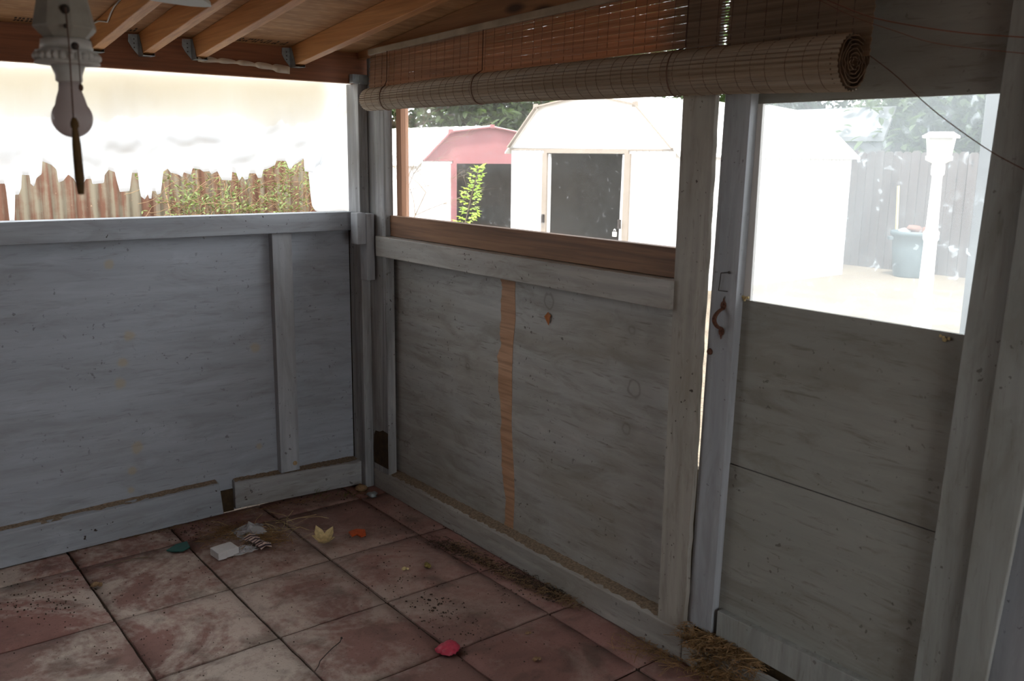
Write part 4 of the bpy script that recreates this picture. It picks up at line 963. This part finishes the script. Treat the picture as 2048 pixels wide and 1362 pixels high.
m = MB(); m.prism([X(2.27, -.004, GZ), X(2.355, -.004, GZ), X(2.355, -.004, 1.60), X(2.30, -.004, 1.60)], v_*.02); m.build('sliding_door_edge', 'shed_white', root)
for a, z in ((.80, 0.70), (2.33, 0.72)):
    m = MB(); m.prism([X(a-.018, -.07, z-.06), X(a+.018, -.07, z-.06), X(a+.018, -.07, z+.06), X(a-.018, -.07, z+.06)], v_*.035); m.build('door_pull', 'dark_wire', root, bevel=.004)
m = MB(); q = X(2.28, -.08, .62); m.box(q+Vector((-.015, -.025, -.06)), q+Vector((.015, .025, 0)))
m.tube([q+Vector((0, math.cos(a)*.017, .012+math.sin(a)*.022)) for a in [PI*k/8 for k in range(9)]], .004, 6)
tag(m.build('padlock', 'white_paint', None, q), 'small padlock hanging open at the white shed doorway', 'padlock')
# ------------------------------------------------------------------ red-gabled shed
xr0, yr = 5.93, 8.82                        # front-left corner
prof = [(0, 1.47), (.20, 1.93), (.52, 2.03), (.80, 1.93), (1.0, 1.47)]
root, X, v_ = gambrel('garden_shed', 'smaller metal shed with a faded red gable and doorway, left of the white one', (xr0, yr, GZ), (1, 0, 0), (0, 1, 0), 2.62, 2.9, 1.48, prof,
        (0.67, 1.95, 1.43), 'shed_white', 'shed_red', 'shed_red', 'shed_roof', 'shed_inner')
m = MB(); m.prism([X(1.42, Dp_ := 1.2, GZ), X(1.48, 1.2, GZ), X(1.48, 1.2, 1.45), X(1.42, 1.2, 1.45)], v_*.05); m.build('inner_post', 'brown_scrap', root)
m = MB(); c = X(.74, -.05, .80); m.lathe(c, [(-.01, .012), (.012, .014)], 10, (0, 1, 0)); m.build('door_pull', 'dark_wire', root)

# ------------------------------------------------------------------ wooden picket fence
fence = thing('board_fence', 'tall weathered grey board fence behind the white shed and the bin', 'fence', (11.3, 3.0, GZ))
r_ = random.Random(3); m = MB(); y = -3.5
while y < 11.5:
    h = 1.70+r_.uniform(-.015, .02); x = 11.3+r_.uniform(-.004, .004); wd = .138
    m.prism([(x, y, GZ), (x, y+wd, GZ), (x, y+wd, h-.03), (x, y+wd-.03, h), (x, y+.03, h), (x, y, h-.03)], (.018, 0, 0)); y += wd+.006
m.build('picket', 'grey_fence_wood', fence)['kind'] = 'stuff'
m = MB()
for z in (.25, .85, 1.45): m.box((11.325, -3.5, z-.045), (11.36, 11.5, z+.045))
m.build('rail', 'grey_fence_wood', fence)
# leaning pale stake, bin, lamp post
m = MB(); m.beam(at(1797, 372, 0, 11.24), at(1797, 455, 0, 11.2)+Vector((0, 0, -.60)), .025, .03); tag(m.build('wooden_stake', 'pale_straw', None, base_of(m)), 'thin pale stake standing against the fence behind the bin', 'stake')
bin_ = fl(1819, 553, GZ); bin_.z = GZ
bn = thing('rubbish_bin', 'blue-grey plastic rubbish bin heaped with scrap before the board fence', 'bin', bin_)
d = (bin_-CAM).length; R0 = 37/FPX*d
m = MB(); m.lathe(bin_, [(0, R0*.72), (.02, R0*.78), (.40, R0*.92), (.60, R0*.97), (.605, R0*1.06), (.665, R0*1.08), (.67, R0*1.03), (.655, R0*.96), (.30, R0*.85)], 32, fn=lambda t, h: 1+.012*math.cos(t*8)*(h < .6)); m.build('bin_body', 'bin_plastic', bn)
for k in (0, 1):
    a = YAW*0+(.2 if k == 0 else PI+.2); m = MB(); dd = Vector((math.cos(a-1), math.sin(a-1), 0)); m.beam(bin_+dd*R0*.98+Vector((0, 0, .56)), bin_+dd*R0*1.18+Vector((0, 0, .56)), .12, .05); m.build('bin_handle', 'bin_plastic', bn, bevel=.008)
for k, (dx, dz, s, mat, lab) in enumerate(((-.13, .66, .09, 'dull_white', 'pale crumpled scrap at the left of the bin top'), (0.02, .68, .13, 'brown_scrap', 'brown scrap board heaped in the middle of the bin'), (.17, .67, .11, 'brown_scrap', 'reddish brown scrap at the right of the bin top'))):
    m = MB(); rr = random.Random(k+40); c = bin_+RR*dx+Vector((0, 0, dz)); m.ball(c, s, 8, (1.2, .9, .55), .35, rr); tag(m.build('scrap', mat, None, c), lab, 'scrap')
lp = fl(1838, 702, GZ); lp.z = GZ
lt = thing('lamp_post', 'white garden lamp post with a square lantern seen through the door window', 'lamp post', lp)
def lz(py): return at(1890, py, 0, lp.x).z
m = MB(); m.lathe(lp, [(0, .13), (.04, .13), (.06, .085), (.35, .075), (.38, .088), (.42, .07), (.46, .062), (.98, .054), (1.0, .066), (1.06, .066), (1.08, .05), (lz(352)-GZ, .042), (lz(350)-GZ, .055), (lz(330)-GZ, .055), (lz(327)-GZ, .04)], 20); m.build('pole', 'white_paint', lt)
z1_, z2_, z3_, z4_ = lz(322)-GZ, lz(312)-GZ, lz(276)-GZ, lz(265)-GZ
q4 = lambda c, hw, z: [c+rotz((sx*hw, sy*hw, z), .45) for sx, sy in ((-1, -1), (1, -1), (1, 1), (-1, 1))]
m = MB(); m.hexa(q4(lp, .035, z1_-.03)+q4(lp, .10, z1_+.005)); m.hexa(q4(lp, .105, z1_+.005)+q4(lp, .105, z2_)); m.build('lantern_base', 'white_paint', lt)
m = MB(); m.hexa(q4(lp, .078, z2_)+q4(lp, .098, z3_)); m.build('lantern_glass', 'dull_white', lt)
for a, b in zip(q4(lp, .082, z2_), q4(lp, .103, z3_)): m = MB(); m.beam(a, b, .018, .018, (1, 0, 0)); m.build('lantern_bar', 'white_paint', lt)
m = MB(); m.hexa(q4(lp, .145, z3_)+q4(lp, .145, z3_+.02)); m.hexa(q4(lp, .135, z3_+.02)+q4(lp, .09, z4_+.005)); m.build('lantern_cap', 'white_paint', lt)
# pale post further right
pp = at(1968, 400, 0, 3.2); m = MB(); m.box((pp.x-.04, pp.y-.035, GZ), (pp.x+.04, pp.y+.035, 2.6)); tag(m.build('porch_post', 'grey_pole', None, (pp.x, pp.y, GZ)), 'pale square post just outside at the right of the door window', 'post')
# neighbour's low roof above the fence
c0, c1 = at(1610, 225, 0, 13.2), at(1768, 282, 0, 13.2)
m = MB(); m.box((13.3, c1.y+.1, -.1), (14.2, c0.y+1.5, c1.z-.02)); bl = thing('neighbour_house', 'pale neighbouring building with a low roof seen above the board fence', 'building', (13.7, c1.y, -.1)); m.build('wall', 'neighbour_roof', bl)
m = MB(); m.prism([(13.2, c1.y, c1.z), (13.2, c0.y+1.8, c1.z), (13.6, c0.y+1.8, c0.z), (13.6, c1.y+.05, c0.z)], (0, 0, .08)); m.build('roof', 'neighbour_roof', bl)

# ------------------------------------------------------------------ corrugated fence on the left, with vines
m = MB(); n = 900; x0_, x1_ = -4.6, at(745, 300, 1, 2.7).x; vs = []
for i in range(n+1):
    x = x0_+(x1_-x0_)*i/n; ph = 2*PI*x/.068; y = 2.7+.010*math.sin(ph)
    vs += [(x, y, GZ), (x, y, 2.0)]
m.add(vs, [(2*i, 2*i+2, 2*i+3, 2*i+1) for i in range(n)], True)
tag(m.build('corrugated_fence', 'rusty_corrugated', None, (0, 2.7, GZ), solid=.001, recalc=False), 'rusty corrugated metal fence seen through the torn sheet', 'fence')
m = MB(); m.beam(at(20, 300, 1, 2.55), at(30, 470, 1, 2.5), .03, .03); 
v0 = thing('climbing_vine', 'tangled green vine over the corrugated fence', 'vine', (0.3, 2.5, GZ))
r_ = random.Random(77); lf = MB(); stm = MB()
for k in range(170):
    a = at(r_.uniform(330, 640), r_.uniform(330, 460), 1, 2.45); p_ = [a]; d = Vector((r_.uniform(-1, 1), r_.uniform(-.15, .15), r_.uniform(-.9, .6))).normalized()
    for q in range(7):
        d = (d+Vector((r_.uniform(-.5, .5), r_.uniform(-.12, .12), r_.uniform(-.5, .45)))).normalized(); nx = p_[-1]+d*.055; nx.y = min(2.62, max(2.2, nx.y)); p_.append(nx)
        if r_.random() < .4:
            for w_ in range(2): lf.leaf(nx, (r_.uniform(-1, 1), r_.uniform(-1, .2), r_.uniform(-.6, .8)), (0, -.4, 1), r_.uniform(.022, .04), r_.uniform(.012, .02))
    stm.tube(p_, .0022, 4, False)
for k in range(6):
    a = fl(300, 400, GZ) if False else Vector((r_.uniform(-.2, 1.0), 2.52, GZ)); top = Vector((a.x+r_.uniform(-.2, .2), 2.5, r_.uniform(1.2, 1.6)))
    stm.tube([a, a.lerp(top, .4)+Vector((.05, 0, 0)), top], [.008, .005, .003], 5)
for (cx, cy, sx, sy, n_) in [(a_[0], a_[1], a_[2], a_[3], int(a_[4]*.55)) for a_ in ((375, 395, 25, 24, 260), (440, 400, 40, 25, 200), (560, 390, 40, 28, 240), (570, 335, 28, 16, 160), (500, 420, 60, 12, 160), (620, 360, 12, 18, 60))]:
    for k in range(n_):
        a = at(cx+r_.gauss(0, sx*.6), cy+r_.gauss(0, sy*.6), 1, r_.uniform(2.3, 2.6)); lf.leaf(a, (r_.uniform(-1, 1), r_.uniform(-1, .2), r_.uniform(-.6, .8)), (0, -.4, 1), r_.uniform(.02, .038), r_.uniform(.010, .018))
lf.build('leaves', 'vine_leaves', v0, recalc=False); stm.build('stems', 'vine_stem', v0)

# ------------------------------------------------------------------ sapling in front of the sheds
sb = at(930, 446, 0, 2.6)
sx = thing('sapling', 'bright green sapling with feathery leaves before the red shed doorway', 'sapling', (sb.x, sb.y, GZ))
top = at(958, 338, 0, 2.6); lf = MB(); stm = MB()
low = Vector((sb.x, sb.y, GZ)); stm.tube([low, low.lerp(sb, .6)+Vector((.01, .02, 0)), sb, sb.lerp(top, .5)+Vector((.0, .012, 0)), top], [.010, .008, .005, .004, .002], 6)
r_ = random.Random(9)
for k in range(13):
    t = k/12; c = sb.lerp(top, t)
    for s_ in (-1, 1):
        az = r_.uniform(-.7, .7); d = (RR*s_*math.cos(az)+FF*math.sin(az)*.7+Vector((0, 0, .25+.5*t+r_.uniform(-.1, .2)))).normalized(); Lr = (.10-.055*t)*r_.uniform(.8, 1.15)
        if s_ < 0 and r_.random() < .3: Lr *= .6
        stm.tube([c, c+d*Lr], .0012, 4, False)
        side = d.cross(Vector((0, 0, 1))).normalized()
        for i in range(4):
            q = c+d*Lr*(.25+.24*i)
            for ss in (-1, 1): lf.leaf(q, side*ss*.8+d*.5+Vector((0, 0, r_.uniform(-.5, .5))), (r_.uniform(-.5, .5), r_.uniform(-.5, .5), 1), r_.uniform(.036, .050), .028)
        lf.leaf(c+d*Lr, d, (r_.uniform(-.4, .4), 0, 1), .046, .021)
lf.build('leaves', 'sapling_leaves', sx, recalc=False); stm.build('stem', 'bark', sx)
# bare twiggy shrub at the window's left
tb = thing('bare_shrub', 'thin bare twigs at the left edge of the window view', 'shrub', (4.35, 6.6, GZ))
stm = MB(); r_ = random.Random(15)
def grow(p_, d, L_, r0, dep):
    n = 4; pts = [p_]
    for i in range(n): d = (d+Vector((r_.gauss(0, .16), r_.gauss(0, .16), r_.gauss(0, .10)))).normalized(); pts.append(pts[-1]+d*L_/n)
    stm.tube(pts, [r0*(1-.5*i/n) for i in range(n+1)], 4, False)
    if dep > 0:
        for k in range(3):
            i = r_.randint(2, n); dd = (d+Vector((r_.gauss(0, .6), r_.gauss(0, .6), r_.gauss(0.0, .4)))).normalized(); grow(pts[i], dd, L_*.6, r0*.5, dep-1)
cb_ = at(775, 420, 1, 6.6)
for k in range(3): grow(Vector((cb_.x, 6.6, GZ)), Vector((r_.uniform(-.1, .18), 0, 1)), 1.35, .012, 4)
stm.build('branches', 'bark', tb)

# ------------------------------------------------------------------ trees beyond the fence
def tree(loc, h, cr, ch, nleaf, mat, label, seed, ls=.25):
    r_ = random.Random(seed); loc = Vector(loc); root = thing('tree', label, 'tree', loc, 'trees beyond the sheds')
    stm = MB(); stm.tube([loc, loc+Vector((.1, 0, h*.35)), loc+Vector((0, .1, h*.75))], [.16, .12, .05], 8)
    cl = []
    for k in range(44):
        a = r_.uniform(0, 2*PI); z = r_.uniform(-1, 1); rr = math.sqrt(1-z*z)*r_.uniform(.35, 1)
        c = loc+Vector((math.cos(a)*cr*rr, math.sin(a)*cr*rr, h-ch/2+z*ch/2)); cl.append(c)
        if k % 2: stm.tube([loc+Vector((0, 0, h*.4)), loc.lerp(c, .55)+Vector((0, 0, h*.2)), c], [.06, .035, .01], 5, False)
    lf = MB()
    for k in range(int(nleaf*2.4)):
        c = cl[r_.randrange(len(cl))]; q = Vector((r_.gauss(0, 1), r_.gauss(0, 1), r_.gauss(0, .8)))*cr*.20
        lf.leaf(c+q, (r_.uniform(-1, 1), r_.uniform(-1, 1), r_.uniform(-.8, .4)), (r_.uniform(-.4, .4), r_.uniform(-.4, .4), 1), ls*r_.uniform(.6, 1.3), ls*.45)
    lf.build('crown', mat, root, recalc=False); stm.build('trunk', 'bark', root)
T = [(9.5, 15.5, 5.6, 2.9, 5.6, 6500, 'tree_leaves', 'dense green tree behind the red shed'),
     (13.5, 14.5, 6.2, 3.0, 6.2, 6500, 'tree_leaves', 'dense green tree in the gap between the two shed roofs'),
     (6.0, 16.5, 5.0, 2.6, 5.0, 4000, 'pale_leaves', 'paler olive tree at the left of the window view'),
     (19.2, 10.8, 6.6, 3.2, 6.6, 11000, 'tree_leaves', 'dense green tree behind the white shed roof'),
     (24.0, 8.0, 7.0, 3.4, 7.0, 9000, 'tree_leaves', 'hazy green tree above the left of the door window'),
     (16.2, 3.4, 6.2, 2.9, 6.0, 11000, 'tree_leaves', 'hazy green tree over the fence behind the lamp post'),
     (15.8, -0.6, 6.0, 2.8, 5.8, 8000, 'pale_leaves', 'paler tree over the fence at the far right')]
for i, (x, y, h, cr, ch, n, mat, lab) in enumerate(T): tree((x, y, GZ), h, cr, ch, n, mat, lab, 50+i)
